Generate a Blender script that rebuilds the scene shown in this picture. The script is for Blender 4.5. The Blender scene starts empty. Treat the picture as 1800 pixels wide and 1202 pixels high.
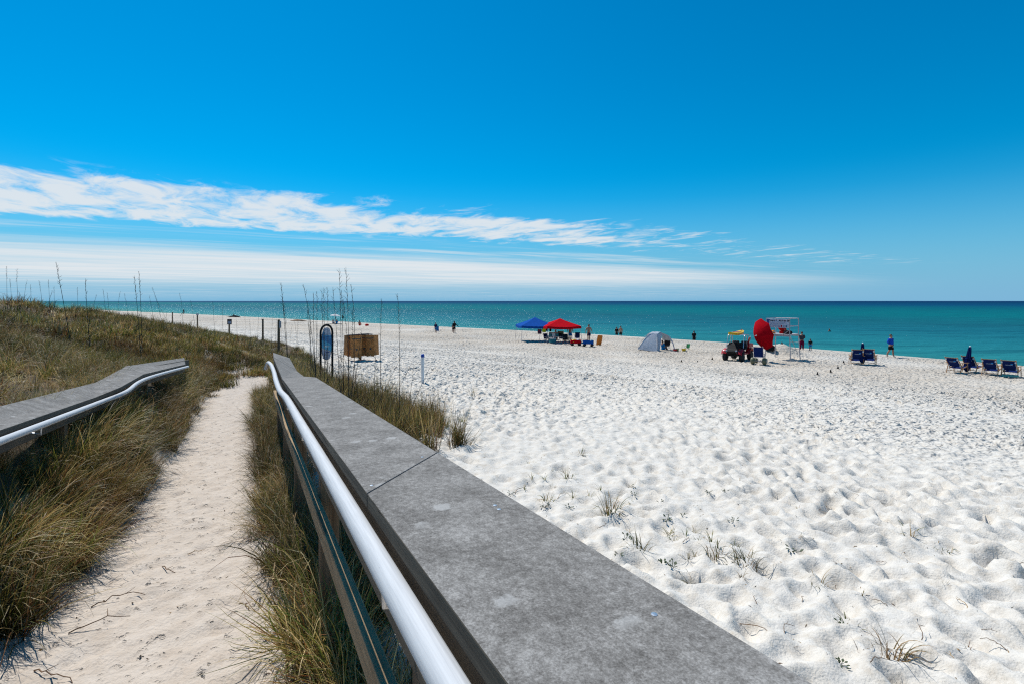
import bpy, bmesh, math, random
import numpy as np
from mathutils import Vector, Matrix, Euler

R = math.radians
random.seed(7)
RNG = np.random.default_rng(11)
SC = bpy.context.scene
COL = SC.collection
F = 900.0            # focal length in photograph pixels (18 mm on a 36 mm sensor)
CX, HY = 900.0, 529.5
ZC = 4.9             # eye height above the sea

# ------------------------------------------------------------------ camera
cam_d = bpy.data.cameras.new('camera'); cam = bpy.data.objects.new('camera', cam_d); COL.objects.link(cam)
cam.location = (0, 0, ZC); cam.rotation_euler = (R(90), 0, 0)
cam_d.sensor_width = 36; cam_d.lens = 18.0; cam_d.shift_y = -(601 - HY) / 1800.0
cam_d.clip_start = 0.05; cam_d.clip_end = 90000
SC.camera = cam

# ------------------------------------------------------------------ sky, sun, exposure
SUN_AZ, SUN_EL = R(-36), R(57)          # azimuth from +Y, negative = left
w = bpy.data.worlds.new('World'); SC.world = w; w.use_nodes = True
nt = w.node_tree; nt.nodes.clear()
def wn(t, **kw):
    n = nt.nodes.new(t)
    for k, v in kw.items(): setattr(n, k, v)
    return n
def lk(a, b): nt.links.new(a, b)
def wmath(op, a, b=None, c=None, clamp=False):
    n = wn('ShaderNodeMath', operation=op); n.use_clamp = clamp
    for i, v in enumerate((a, b, c)):
        if v is None: continue
        if isinstance(v, (int, float)): n.inputs[i].default_value = v
        else: lk(v, n.inputs[i])
    return n.outputs[0]
def wsmooth(x, a, b):
    n = wn('ShaderNodeMapRange', interpolation_type='SMOOTHSTEP')
    n.inputs[1].default_value = a; n.inputs[2].default_value = b
    lk(x, n.inputs[0]); return n.outputs[0]
sky = wn('ShaderNodeTexSky', sky_type='NISHITA'); sky.sun_disc = False
sky.sun_elevation = SUN_EL; sky.sun_rotation = SUN_AZ
sky.air_density = 1.0; sky.dust_density = 0.2; sky.ozone_density = 3.2; sky.altitude = 0
tint = wn('ShaderNodeMix', data_type='RGBA', blend_type='MULTIPLY'); tint.inputs[0].default_value = 1.0
lk(sky.outputs[0], tint.inputs[6]); tint.inputs[7].default_value = (0.38, 0.875, 1.04, 1)      # deep, clear, filtered blue
hs = wn('ShaderNodeHueSaturation'); hs.inputs['Saturation'].default_value = 1.18; hs.inputs['Hue'].default_value = 0.50
lk(tint.outputs[2], hs.inputs['Color'])
bg_sky = wn('ShaderNodeBackground'); bg_sky.inputs[1].default_value = 0.11; lk(hs.outputs[0], bg_sky.inputs[0])
tc = wn('ShaderNodeTexCoord'); sp = wn('ShaderNodeSeparateXYZ'); lk(tc.outputs['Generated'], sp.inputs[0])
zz = wmath('MAXIMUM', sp.outputs[2], 0.004)
X = wmath('DIVIDE', sp.outputs[0], zz); Y = wmath('DIVIDE', sp.outputs[1], zz)     # a flat cloud layer seen from below
q = wmath('SUBTRACT', Y, wmath('MULTIPLY', X, 0.577)); p = wmath('ADD', X, wmath('MULTIPLY', Y, 0.577))
def wnoise(sx, sy, scale, detail=6, rough=0.6, dist=0.0, off=0.0):
    c = wn('ShaderNodeCombineXYZ'); lk(wmath('MULTIPLY', p, sx), c.inputs[0]); lk(wmath('MULTIPLY', q, sy), c.inputs[1])
    c.inputs[2].default_value = off
    n = wn('ShaderNodeTexNoise'); n.inputs['Scale'].default_value = scale; n.inputs['Detail'].default_value = detail
    n.inputs['Roughness'].default_value = rough; n.inputs['Distortion'].default_value = dist
    lk(c.outputs[0], n.inputs['Vector']); return n.outputs[0]
nA = wnoise(2.0, 1.0, 1.15, 9, 0.62, 0.5, 3.1)
nB = wnoise(0.35, 0.7, 0.7, 3, 0.5, 0.2, 9.0)
nC = wnoise(0.25, 1.5, 0.8, 6, 0.6, 0.3, 5.5)
qw = wmath('ADD', q, wmath('MULTIPLY', wmath('SUBTRACT', nB, 0.5), 3.4))
band = wmath('MULTIPLY', wsmooth(qw, 5.1, 6.9), wsmooth(qw, 10.2, 8.2))
cover = wmath('ADD', 0.17, wmath('MULTIPLY', wsmooth(p, 3.0, 10.0), -0.40))
d1 = wmath('ADD', wmath('MULTIPLY', wmath('SUBTRACT', nA, 0.5), 1.9), wmath('ADD', wmath('MULTIPLY', wmath('SUBTRACT', band, 0.5), 0.62), cover))
m1 = wmath('MULTIPLY', wsmooth(d1, 0.02, 0.62), wsmooth(band, 0.0, 0.35))
m1 = wmath('MULTIPLY', m1, wsmooth(p, 20.0, 14.0))
az = wmath('DIVIDE', sp.outputs[0], wmath('MAXIMUM', sp.outputs[1], 0.02))
azf = wmath('MULTIPLY', wsmooth(wmath('ADD', az, wmath('MULTIPLY', nC, 0.5)), 1.15, 0.45), wsmooth(sp.outputs[1], 0.0, 0.3))
q2 = wmath('ADD', q, wmath('MULTIPLY', wmath('SUBTRACT', nC, 0.5), 5.5))
deck = wmath('MULTIPLY', wsmooth(q2, 10.6, 16.0), azf)
zf = wmath('ADD', sp.outputs[2], wmath('MULTIPLY', wmath('SUBTRACT', nC, 0.5), 0.035))
nD = wnoise(0.10, 0.35, 1.0, 6, 0.6, 0.6, 14.0)
deck = wmath('MULTIPLY', deck, wmath('ADD', 0.06, wmath('MULTIPLY', wsmooth(zf, 0.012, 0.050), wmath('ADD', 0.62, wmath('MULTIPLY', wsmooth(nD, 0.34, 0.60), 0.30)))))
veil = wmath('MULTIPLY', wmath('MULTIPLY', wsmooth(q2, 9.2, 11.0), wsmooth(nC, 0.42, 0.72)), wmath('MULTIPLY', azf, 0.55))
cm = wmath('MAXIMUM', wmath('MULTIPLY', m1, 0.92), wmath('MAXIMUM', deck, veil))
cm = wmath('MULTIPLY', cm, wsmooth(sp.outputs[2], 0.0, 0.012))
bg_c = wn('ShaderNodeBackground'); bg_c.inputs[0].default_value = (0.90, 0.955, 1.0, 1); bg_c.inputs[1].default_value = 0.84
bg_h = wn('ShaderNodeBackground'); bg_h.inputs[0].default_value = (0.30, 0.66, 1.0, 1); bg_h.inputs[1].default_value = 0.70      # pale blue sea haze all round the horizon
hf = wmath('MULTIPLY', wmath('POWER', wsmooth(sp.outputs[2], 0.26, -0.02), 1.5), 0.97)
mh = wn('ShaderNodeMixShader'); lk(hf, mh.inputs[0]); lk(bg_sky.outputs[0], mh.inputs[1]); lk(bg_h.outputs[0], mh.inputs[2])
mx = wn('ShaderNodeMixShader'); lk(cm, mx.inputs[0]); lk(mh.outputs[0], mx.inputs[1]); lk(bg_c.outputs[0], mx.inputs[2])
wo = wn('ShaderNodeOutputWorld'); lk(mx.outputs[0], wo.inputs[0])

sun_d = bpy.data.lights.new('sun', 'SUN'); sun = bpy.data.objects.new('sun', sun_d); COL.objects.link(sun)
sun_d.energy = 4.6; sun_d.angle = R(0.53); sun_d.color = (1.0, 0.975, 0.925)
sdir = Vector((math.sin(SUN_AZ) * math.cos(SUN_EL), math.cos(SUN_AZ) * math.cos(SUN_EL), math.sin(SUN_EL)))
sun.rotation_euler = sdir.to_track_quat('Z', 'Y').to_euler(); sun.location = sdir * 60
SC.view_settings.view_transform = 'Standard'; SC.view_settings.look = 'None'
SC.view_settings.exposure = 0.0; SC.view_settings.gamma = 1.0
SC.cycles.use_denoising = False; SC.cycles.sample_clamp_indirect = 4.0; SC.cycles.pixel_filter_type = 'BLACKMAN_HARRIS'; SC.cycles.filter_width = 1.2
SC.cycles.max_bounces = 6; SC.cycles.transparent_max_bounces = 8

# ------------------------------------------------------------------ materials
class MT:
    """small wrapper for building a node material"""
    def __init__(s, name):
        s.m = bpy.data.materials.new(name); s.m.use_nodes = True
        s.t = s.m.node_tree; s.t.nodes.clear()
        s.out = s.n('ShaderNodeOutputMaterial'); s.b = s.n('ShaderNodeBsdfPrincipled')
        s.l(s.b.outputs[0], s.out.inputs[0])
    def n(s, t, **kw):
        n = s.t.nodes.new(t)
        for k, v in kw.items(): setattr(n, k, v)
        return n
    def l(s, a, b): s.t.links.new(a, b)
    def coord(s, kind='Object', scale=(1, 1, 1), rot=(0, 0, 0)):
        c = s.n('ShaderNodeTexCoord'); mp = s.n('ShaderNodeMapping')
        mp.inputs['Scale'].default_value = scale; mp.inputs['Rotation'].default_value = rot
        s.l(c.outputs[kind], mp.inputs[0]); return mp.outputs[0]
    def pos(s, scale=(1, 1, 1), rot=(0, 0, 0)):
        g = s.n('ShaderNodeNewGeometry'); mp = s.n('ShaderNodeMapping')
        mp.inputs['Scale'].default_value = scale; mp.inputs['Rotation'].default_value = rot
        s.l(g.outputs['Position'], mp.inputs[0]); return mp.outputs[0]
    def noise(s, v, scale, detail=4, rough=0.55, dist=0.0):
        n = s.n('ShaderNodeTexNoise'); n.inputs['Scale'].default_value = scale; n.inputs['Detail'].default_value = detail
        n.inputs['Roughness'].default_value = rough; n.inputs['Distortion'].default_value = dist
        s.l(v, n.inputs['Vector']); return n.outputs[0]
    def ramp(s, f, stops, interp='LINEAR'):
        r = s.n('ShaderNodeValToRGB'); r.color_ramp.interpolation = interp
        e = r.color_ramp.elements
        while len(e) < len(stops): e.new(0.5)
        for i, (pp, c) in enumerate(stops):
            e[i].position = pp; e[i].color = tuple(c) + (1,) if len(c) == 3 else c
        s.l(f, r.inputs[0]); return r.outputs[0]
    def math(s, op, a, b=None, clamp=False):
        n = s.n('ShaderNodeMath', operation=op); n.use_clamp = clamp
        for i, v in enumerate((a, b)):
            if v is None: continue
            if isinstance(v, (int, float)): n.inputs[i].default_value = v
            else: s.l(v, n.inputs[i])
        return n.outputs[0]
    def mr(s, f, a, b, c=0.0, d=1.0, smooth=True):
        n = s.n('ShaderNodeMapRange', interpolation_type='SMOOTHSTEP' if smooth else 'LINEAR')
        for i, v in enumerate((a, b, c, d)): n.inputs[i + 1].default_value = v
        s.l(f, n.inputs[0]); return n.outputs[0]
    def mix(s, f, a, b, mode='MIX'):
        n = s.n('ShaderNodeMix', data_type='RGBA', blend_type=mode)
        for i, v in zip((0, 6, 7), (f, a, b)):
            if isinstance(v, (int, float)): n.inputs[i].default_value = v
            elif isinstance(v, tuple): n.inputs[i].default_value = v if len(v) == 4 else v + (1,)
            else: s.l(v, n.inputs[i])
        return n.outputs[2]
    def bump(s, h, strength=0.3, dist=0.01, prev=None):
        n = s.n('ShaderNodeBump'); n.inputs['Strength'].default_value = strength; n.inputs['Distance'].default_value = dist
        s.l(h, n.inputs['Height'])
        if prev is not None: s.l(prev, n.inputs['Normal'])
        return n.outputs[0]
    def attr(s, name):
        a = s.n('ShaderNodeAttribute'); a.attribute_name = name; return a
    def base(s, c, rough=None, metal=None, spec=None):
        if c is not None:
            if isinstance(c, tuple): s.b.inputs['Base Color'].default_value = c if len(c) == 4 else c + (1,)
            else: s.l(c, s.b.inputs['Base Color'])
        for k, v in (('Roughness', rough), ('Metallic', metal), ('Specular IOR Level', spec)):
            if v is None: continue
            if isinstance(v, (int, float)): s.b.inputs[k].default_value = v
            else: s.l(v, s.b.inputs[k])
        return s
    def normal(s, n): s.l(n, s.b.inputs['Normal']); return s

MATS = {}
def plain(key, c, rough=0.6, metal=0.0, spec=0.4, var=0.12, scale=14.0, bump=0.08):
    """a coloured material with slight uneven tone and relief"""
    if key in MATS: return MATS[key]
    m = MT(key); v = m.coord('Object')
    f = m.noise(v, scale, 5, 0.6)
    lo = tuple(x * (1 - var) for x in c); hi = tuple(min(1, x * (1 + var)) for x in c)
    m.base(m.ramp(f, [(0.3, lo), (0.7, hi)]), rough, metal, spec)
    if bump: m.normal(m.bump(m.noise(v, scale * 4, 3), bump, 0.01))
    MATS[key] = m.m; return m.m
def fabric(key, c, trans=0.0):
    if key in MATS: return MATS[key]
    m = MT(key); v = m.coord('Object')
    f = m.noise(v, 5, 5, 0.6)
    lo = tuple(x * 0.82 for x in c); hi = tuple(min(1, x * 1.15) for x in c)
    col = m.ramp(f, [(0.3, lo), (0.7, hi)])
    m.base(col, 0.9, 0, 0.04)
    m.normal(m.bump(m.noise(v, 9, 4, 0.6), 0.35, 0.03))
    if trans > 0:
        t = m.n('ShaderNodeBsdfTranslucent'); m.l(col, t.inputs[0])
        mxn = m.n('ShaderNodeMixShader'); mxn.inputs[0].default_value = trans
        m.l(m.b.outputs[0], mxn.inputs[1]); m.l(t.outputs[0], mxn.inputs[2]); m.l(mxn.outputs[0], m.out.inputs[0])
    MATS[key] = m.m; return m.m

def mat_sand():
    m = MT('sand'); P = m.pos()
    path = m.attr('path').outputs['Fac']; shore = m.attr('shore').outputs['Fac']; dune = m.attr('dune').outputs['Fac']
    n1 = m.noise(P, 1.3, 3, 0.6); n2 = m.noise(P, 9.0, 4, 0.65); n3 = m.noise(P, 260, 0, 0.6); n4 = m.noise(P, 0.09, 2, 0.6)
    white = m.ramp(n2, [(0.25, (0.54, 0.475, 0.39)), (0.5, (0.67, 0.62, 0.545)), (0.8, (0.73, 0.69, 0.625))])
    tan = m.ramp(n1, [(0.25, (0.50, 0.42, 0.33)), (0.7, (0.62, 0.555, 0.47))])
    beige = m.ramp(n2, [(0.25, (0.49, 0.405, 0.325)), (0.7, (0.60, 0.52, 0.44))])
    sh = m.math('MULTIPLY', shore, m.mr(n4, 0.22, 0.52))
    c = m.mix(sh, white, tan)
    c = m.mix(path, c, beige)
    litter = m.ramp(n2, [(0.3, (0.05, 0.036, 0.022)), (0.55, (0.11, 0.08, 0.05)), (0.8, (0.24, 0.18, 0.115))])
    dm = m.mr(m.math('ADD', dune, m.math('MULTIPLY', m.math('SUBTRACT', n1, 0.5), 0.9)), 0.38, 0.62)
    c = m.mix(dm, c, litter)
    # grey and brown grains, crumbs of leaf and shell
    sp_ = m.mr(m.noise(P, 75, 1, 0.7), 0.68, 0.76); c = m.mix(m.math('MULTIPLY', sp_, 0.35), c, (0.16, 0.13, 0.10))
    c = m.mix(m.math('MULTIPLY', m.mr(n3, 0.35, 0.7), 0.16), c, (0.42, 0.37, 0.31))
    m.base(c, 0.95, 0, 0.12)
    # heel marks too small for the mesh
    far = m.attr('far').outputs['Fac']
    h = m.math('MULTIPLY', m.mr(m.noise(P, 4.2, 2, 0.5), 0.25, 0.75), far)
    b1 = m.bump(h, 1.0, 0.21)
    b2 = m.bump(m.noise(P, 7.5, 3, 0.58), 0.55, 0.045, b1)
    pit = m.math('MULTIPLY', m.mr(m.noise(P, 15, 3, 0.7), 0.60, 0.72), m.math('ADD', m.math('MULTIPLY', path, 0.9), 0.10))
    b3 = m.bump(pit, 1.0, -0.030, b2)
    b4 = m.bump(m.noise(P, 60, 2, 0.7), 0.6, 0.009, b3)
    m.normal(b4); return m.m

def mat_water():
    m = MT('sea_water'); g = m.n('ShaderNodeNewGeometry'); s = m.n('ShaderNodeSeparateXYZ'); m.l(g.outputs['Position'], s.inputs[0])
    # distance out from the shoreline: shallow water over pale sand, a bar, then deep water
    dist = m.math('ADD', m.math('MULTIPLY', s.outputs[0], 0.70), m.math('MULTIPLY', s.outputs[1], 0.714))
    dist = m.math('SUBTRACT', dist, 60.0)
    nz = m.noise(m.pos((0.010, 0.022, 1), (0, 0, R(45))), 1.0, 4, 0.55)
    dist2 = m.math('ADD', dist, m.math('MULTIPLY', m.math('SUBTRACT', nz, 0.5), m.math('MULTIPLY', m.math('ADD', dist, 10), 0.75)))
    lg = m.math('DIVIDE', m.math('LOGARITHM', m.math('MAXIMUM', m.math('ADD', dist2, 8.0), 1.0), 10.0), 4.0)
    col = m.ramp(lg, [(0.0, (0.0302, 0.1857, 0.1648)), (0.26, (0.0189, 0.1930, 0.2060)), (0.36, (0.0129, 0.1671, 0.1947)), (0.44, (0.0076, 0.1300, 0.1685)),
                      (0.50, (0.0064, 0.1114, 0.1423)), (0.57, (0.0007, 0.1374, 0.1536)), (0.64, (0.0004, 0.1114, 0.1386)), (0.72, (0.0004, 0.0536, 0.1248)), (0.85, (0.0004, 0.0283, 0.0843)), (1.0, (0.002, 0.0306, 0.0978))])
    ns = m.noise(m.pos((0.05, 0.22, 1), (0, 0, R(45))), 1.0, 5, 0.6)
    col = m.mix(m.mr(ns, 0.48, 0.70, 0, 0.55), col, (0.004, 0.055, 0.085))
    # thin swash of foam at the edge
    w1 = m.noise(m.pos((0.25, 0.8, 1), (0, 0, R(45))), 1.0, 5, 0.6)
    w2 = m.noise(m.pos((1.4, 2.6, 1), (0, 0, R(38))), 1.0, 5, 0.65)
    w3 = m.noise(m.pos((0.05, 0.12, 1), (0, 0, R(50))), 1.0, 4, 0.6)
    b = m.bump(w3, 0.6, 3.0); b = m.bump(w1, 0.8, 0.7, b); b = m.bump(w2, 0.8, 0.16, b)
    df = m.n('ShaderNodeBsdfDiffuse'); m.l(col, df.inputs[0]); m.l(b, df.inputs['Normal'])
    gl = m.n('ShaderNodeBsdfGlossy'); gl.inputs['Roughness'].default_value = 0.27; gl.inputs[0].default_value = (0.8, 0.95, 1, 1); m.l(b, gl.inputs['Normal'])
    mxn = m.n('ShaderNodeMixShader'); mxn.inputs[0].default_value = 0.05          # wave slopes keep the mean reflectance low
    m.l(df.outputs[0], mxn.inputs[1]); m.l(gl.outputs[0], mxn.inputs[2]); m.l(mxn.outputs[0], m.out.inputs[0]); return m.m

def mat_cap(name='weathered_cap'):
    """grey weathered board cap with pale lichen blotches"""
    m = MT(name); v = m.coord('UV')
    a = m.noise(v, 62, 5, 0.75); b = m.noise(v, 260, 3, 0.75); c = m.noise(v, 9, 4, 0.65); st = m.noise(m.coord('UV', (3, 120, 1)), 1, 4, 0.65)
    f = m.math('ADD', m.math('MULTIPLY', a, 0.38), m.math('ADD', m.math('MULTIPLY', b, 0.37), m.math('MULTIPLY', c, 0.25)))
    col = m.ramp(f, [(0.41, (0.110, 0.100, 0.089)), (0.50, (0.205, 0.190, 0.172)), (0.60, (0.365, 0.343, 0.315))])
    col = m.mix(m.mr(st, 0.48, 0.75, 0, 0.04), col, (0.36, 0.355, 0.35))
    vr = m.n('ShaderNodeTexVoronoi'); vr.inputs['Scale'].default_value = 9.0; m.l(v, vr.inputs['Vector'])
    bl = m.math('ADD', vr.outputs['Distance'], m.math('MULTIPLY', m.math('SUBTRACT', m.noise(v, 60, 4, 0.7), 0.5), 0.35))
    sel = m.mr(m.noise(v, 3.1, 2), 0.47, 0.54)
    col = m.mix(m.math('MULTIPLY', m.mr(bl, 0.23, 0.15), m.math('MULTIPLY', sel, 0.55)), col, (0.45, 0.435, 0.41))
    col = m.mix(m.mr(m.noise(v, 330, 2, 0.5), 0.70, 0.76, 0, 0.6), col, (0.03, 0.03, 0.03))
    m.base(col, 0.9, 0, 0.15)
    bb = m.bump(b, 0.45, 0.002); m.normal(m.bump(a, 0.25, 0.002, bb)); return m.m

def mat_wood(name, lo, hi, cracks=0.6):
    m = MT(name); v = m.coord('UV', (2.2, 60, 60)); v2 = m.coord('UV', (1.2, 22, 22))
    a = m.noise(v, 1, 6, 0.65, 0.3); b = m.noise(v2, 1, 4, 0.6, 0.5); c = m.noise(m.coord('UV'), 7, 4)
    f = m.math('ADD', m.math('MULTIPLY', a, 0.5), m.math('ADD', m.math('MULTIPLY', b, 0.3), m.math('MULTIPLY', c, 0.2)))
    mid = tuple((x + y) / 2 for x, y in zip(lo, hi))
    col = m.ramp(f, [(0.34, lo), (0.5, mid), (0.66, hi)])
    ck = m.mr(b, 0.60, 0.66); col = m.mix(m.math('MULTIPLY', ck, cracks), col, tuple(x * 0.25 for x in lo))
    m.base(col, 0.85, 0, 0.2)
    m.normal(m.bump(m.math('SUBTRACT', a, ck), 0.5, 0.004)); return m.m

def mat_pipe():
    m = MT('galvanised_pipe'); v = m.coord('UV', (6, 30, 1))
    a = m.noise(v, 1, 5, 0.6); b = m.noise(m.coord('UV'), 60, 5, 0.7)
    col = m.ramp(a, [(0.3, (0.50, 0.50, 0.50)), (0.7, (0.64, 0.64, 0.635))])
    col = m.mix(m.mr(b, 0.64, 0.72, 0, 0.7), col, (0.18, 0.18, 0.18))
    m.base(col, m.mr(a, 0.3, 0.7, 0.55, 0.68), 0.0, 0.35); m.normal(m.bump(b, 0.1, 0.001)); return m.m

def mat_grass():
    m = MT('dune_grass_blades'); t = m.attr('tint').outputs['Color']
    oi = m.n('ShaderNodeObjectInfo')
    h = m.n('ShaderNodeHueSaturation'); m.l(t, h.inputs['Color'])
    m.l(m.mr(oi.outputs['Random'], 0, 1, 0.484, 0.512, False), h.inputs['Hue'])
    P = m.pos(); patch = m.noise(P, 0.55, 3, 0.55)
    m.l(m.mr(patch, 0.3, 0.7, 0.45, 1.35), h.inputs['Value'])
    c = m.mix(m.mr(m.noise(P, 0.33, 3, 0.6), 0.52, 0.68, 0, 0.45), h.outputs[0], (0.17, 0.075, 0.030))
    m.base(c, 0.5, 0, 0.4)
    tr = m.n('ShaderNodeBsdfTranslucent'); m.l(c, tr.inputs[0])
    mxn = m.n('ShaderNodeMixShader'); mxn.inputs[0].default_value = 0.38
    m.l(m.b.outputs[0], mxn.inputs[1]); m.l(tr.outputs[0], mxn.inputs[2]); m.l(mxn.outputs[0], m.out.inputs[0])
    return m.m

def mat_board_print():
    """surfboard-shaped notice: blue, turquoise and pale printed patches"""
    m = MT('printed_board'); v = m.coord('Object'); s = m.n('ShaderNodeSeparateXYZ'); m.l(v, s.inputs[0])
    wob = m.math('MULTIPLY', m.math('SUBTRACT', m.noise(v, 4, 2), 0.5), 0.35)
    z = m.math('ADD', s.outputs[2], m.math('ADD', wob, m.math('MULTIPLY', s.outputs[0], 0.5)))
    col = m.ramp(m.math('DIVIDE', z, 1.3), [(0.0, (0.02, 0.10, 0.25)), (0.16, (0.38, 0.38, 0.46)), (0.34, (0.44, 0.43, 0.50)), (0.40, (0.08, 0.38, 0.55)),
                     (0.58, (0.02, 0.16, 0.36)), (0.70, (0.03, 0.22, 0.42)), (0.76, (0.42, 0.44, 0.52)), (1.0, (0.46, 0.47, 0.52))], 'CONSTANT')
    ck = m.n('ShaderNodeTexBrick'); ck.inputs['Scale'].default_value = 7; m.l(v, ck.inputs['Vector'])
    col = m.mix(m.mr(m.noise(v, 16, 2), 0.60, 0.64, 0, 0.5), col, (0.03, 0.12, 0.28))
    m.base(col, 0.4, 0, 0.4); return m.m

M = {}
M['sand'] = mat_sand(); M['water'] = mat_water(); M['cap'] = mat_cap(); M['pipe'] = mat_pipe(); M['grass'] = mat_grass()
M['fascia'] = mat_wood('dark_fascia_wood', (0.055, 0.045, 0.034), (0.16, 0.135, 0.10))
M['oldwood'] = mat_wood('grey_brown_wood', (0.20, 0.125, 0.065), (0.50, 0.36, 0.21))
M['postwood'] = mat_wood('brown_post_wood', (0.10, 0.062, 0.036), (0.27, 0.185, 0.115))
M['print'] = mat_board_print()
M['stalk'] = plain('dry_stalk', (0.060, 0.044, 0.028), 0.8, var=0.35)
M['twig'] = plain('dry_twig', (0.17, 0.10, 0.055), 0.85, var=0.4)
M['strawm'] = plain('straw', (0.40, 0.25, 0.10), 0.8, var=0.3)
M['weed'] = plain('weed_leaf', (0.045, 0.065, 0.022), 0.6, var=0.4)
M['metal'] = plain('brushed_metal', (0.60, 0.61, 0.62), 0.35, 0.8)
M['paintw'] = plain('white_paint', (0.74, 0.74, 0.73), 0.5, var=0.06)
M['greyp'] = plain('grey_painted_timber', (0.44, 0.41, 0.42), 0.6)
M['black'] = plain('black_plastic', (0.012, 0.012, 0.013), 0.6, spec=0.15)
M['rubber'] = plain('tyre_rubber', (0.022, 0.022, 0.023), 0.8)
M['redp'] = plain('red_bodywork', (0.42, 0.012, 0.018), 0.3, var=0.08)
M['navy'] = fabric('navy_canvas', (0.008, 0.02, 0.10))
M['bluec'] = fabric('blue_canopy_cloth', (0.012, 0.100, 0.42), 0.22)
M['redc'] = fabric('red_canopy_cloth', (0.62, 0.005, 0.014), 0.22)
M['redu'] = fabric('red_umbrella_cloth', (0.36, 0.002, 0.008), 0.0)
M['tentc'] = fabric('pale_grey_tent_cloth', (0.56, 0.58, 0.63), 0.18)
M['white_cloth'] = fabric('white_cloth', (0.75, 0.75, 0.74), 0.3)
M['tanwood'] = plain('varnished_tan_wood', (0.40, 0.205, 0.085), 0.5, var=0.2)
M['card'] = plain('brown_cardboard', (0.46, 0.19, 0.055), 0.85, var=0.40, scale=7)
M['cardd'] = plain('dark_cardboard', (0.085, 0.075, 0.068), 0.8)  # dark grey-brown tone for the bin rim, printed marks and notice board
M['yellow'] = plain('yellow_plastic', (0.75, 0.47, 0.01), 0.4, var=0.06)
M['orange'] = plain('orange_foam', (0.80, 0.20, 0.012), 0.6, var=0.08)
M['teal'] = plain('teal_plastic', (0.02, 0.20, 0.22), 0.5)
M['bluep'] = plain('blue_plastic', (0.012, 0.06, 0.34), 0.35)
M['skyp'] = plain('sky_blue_cloth', (0.02, 0.25, 0.55), 0.7)
M['lime'] = fabric('lime_cloth', (0.50, 0.58, 0.03))
M['purple'] = fabric('plum_cloth', (0.10, 0.035, 0.06))
M['green'] = plain('green_plastic', (0.02, 0.22, 0.06), 0.5)
M['olive'] = plain('olive_balloon_tyre', (0.13, 0.13, 0.075), 0.5)
M['steel'] = plain('tower_pipe', (0.46, 0.42, 0.43), 0.45, 0.3)
M['ink'] = plain('black_lettering', (0.02, 0.02, 0.025), 0.6, var=0.02, bump=0)
M['signw'] = plain('white_sign_face', (0.56, 0.58, 0.66), 0.5, var=0.05)
M['signb'] = plain('blue_sign_panel', (0.02, 0.08, 0.26), 0.5)
M['greyline'] = plain('grey_sign_print', (0.30, 0.32, 0.40), 0.6, bump=0)
M['darkcloth'] = fabric('charcoal_cloth', (0.02, 0.02, 0.024))
M['seat'] = plain('black_vinyl', (0.02, 0.02, 0.022), 0.45)
M['skin'] = plain('tanned_skin', (0.36, 0.19, 0.12), 0.55, var=0.08)
M['skin2'] = plain('dark_tan_skin', (0.24, 0.115, 0.07), 0.55, var=0.08)
M['hair'] = plain('dark_hair', (0.022, 0.014, 0.010), 0.6)
M['brownhair'] = plain('brown_hair', (0.07, 0.035, 0.018), 0.6)
for k, c in dict(t_royal=(0.012, 0.07, 0.42), t_navy=(0.01, 0.016, 0.07), t_black=(0.014, 0.014, 0.016), t_white=(0.62, 0.62, 0.62), t_blue=(0.015, 0.14, 0.36),
                 t_red=(0.5, 0.015, 0.015), t_maroon=(0.14, 0.008, 0.035), t_grey=(0.045, 0.05, 0.062), t_pink=(0.6, 0.25, 0.22), t_brightblue=(0.01, 0.20, 0.50)).items():
    M[k] = fabric('cloth_' + k[2:], c)

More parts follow.
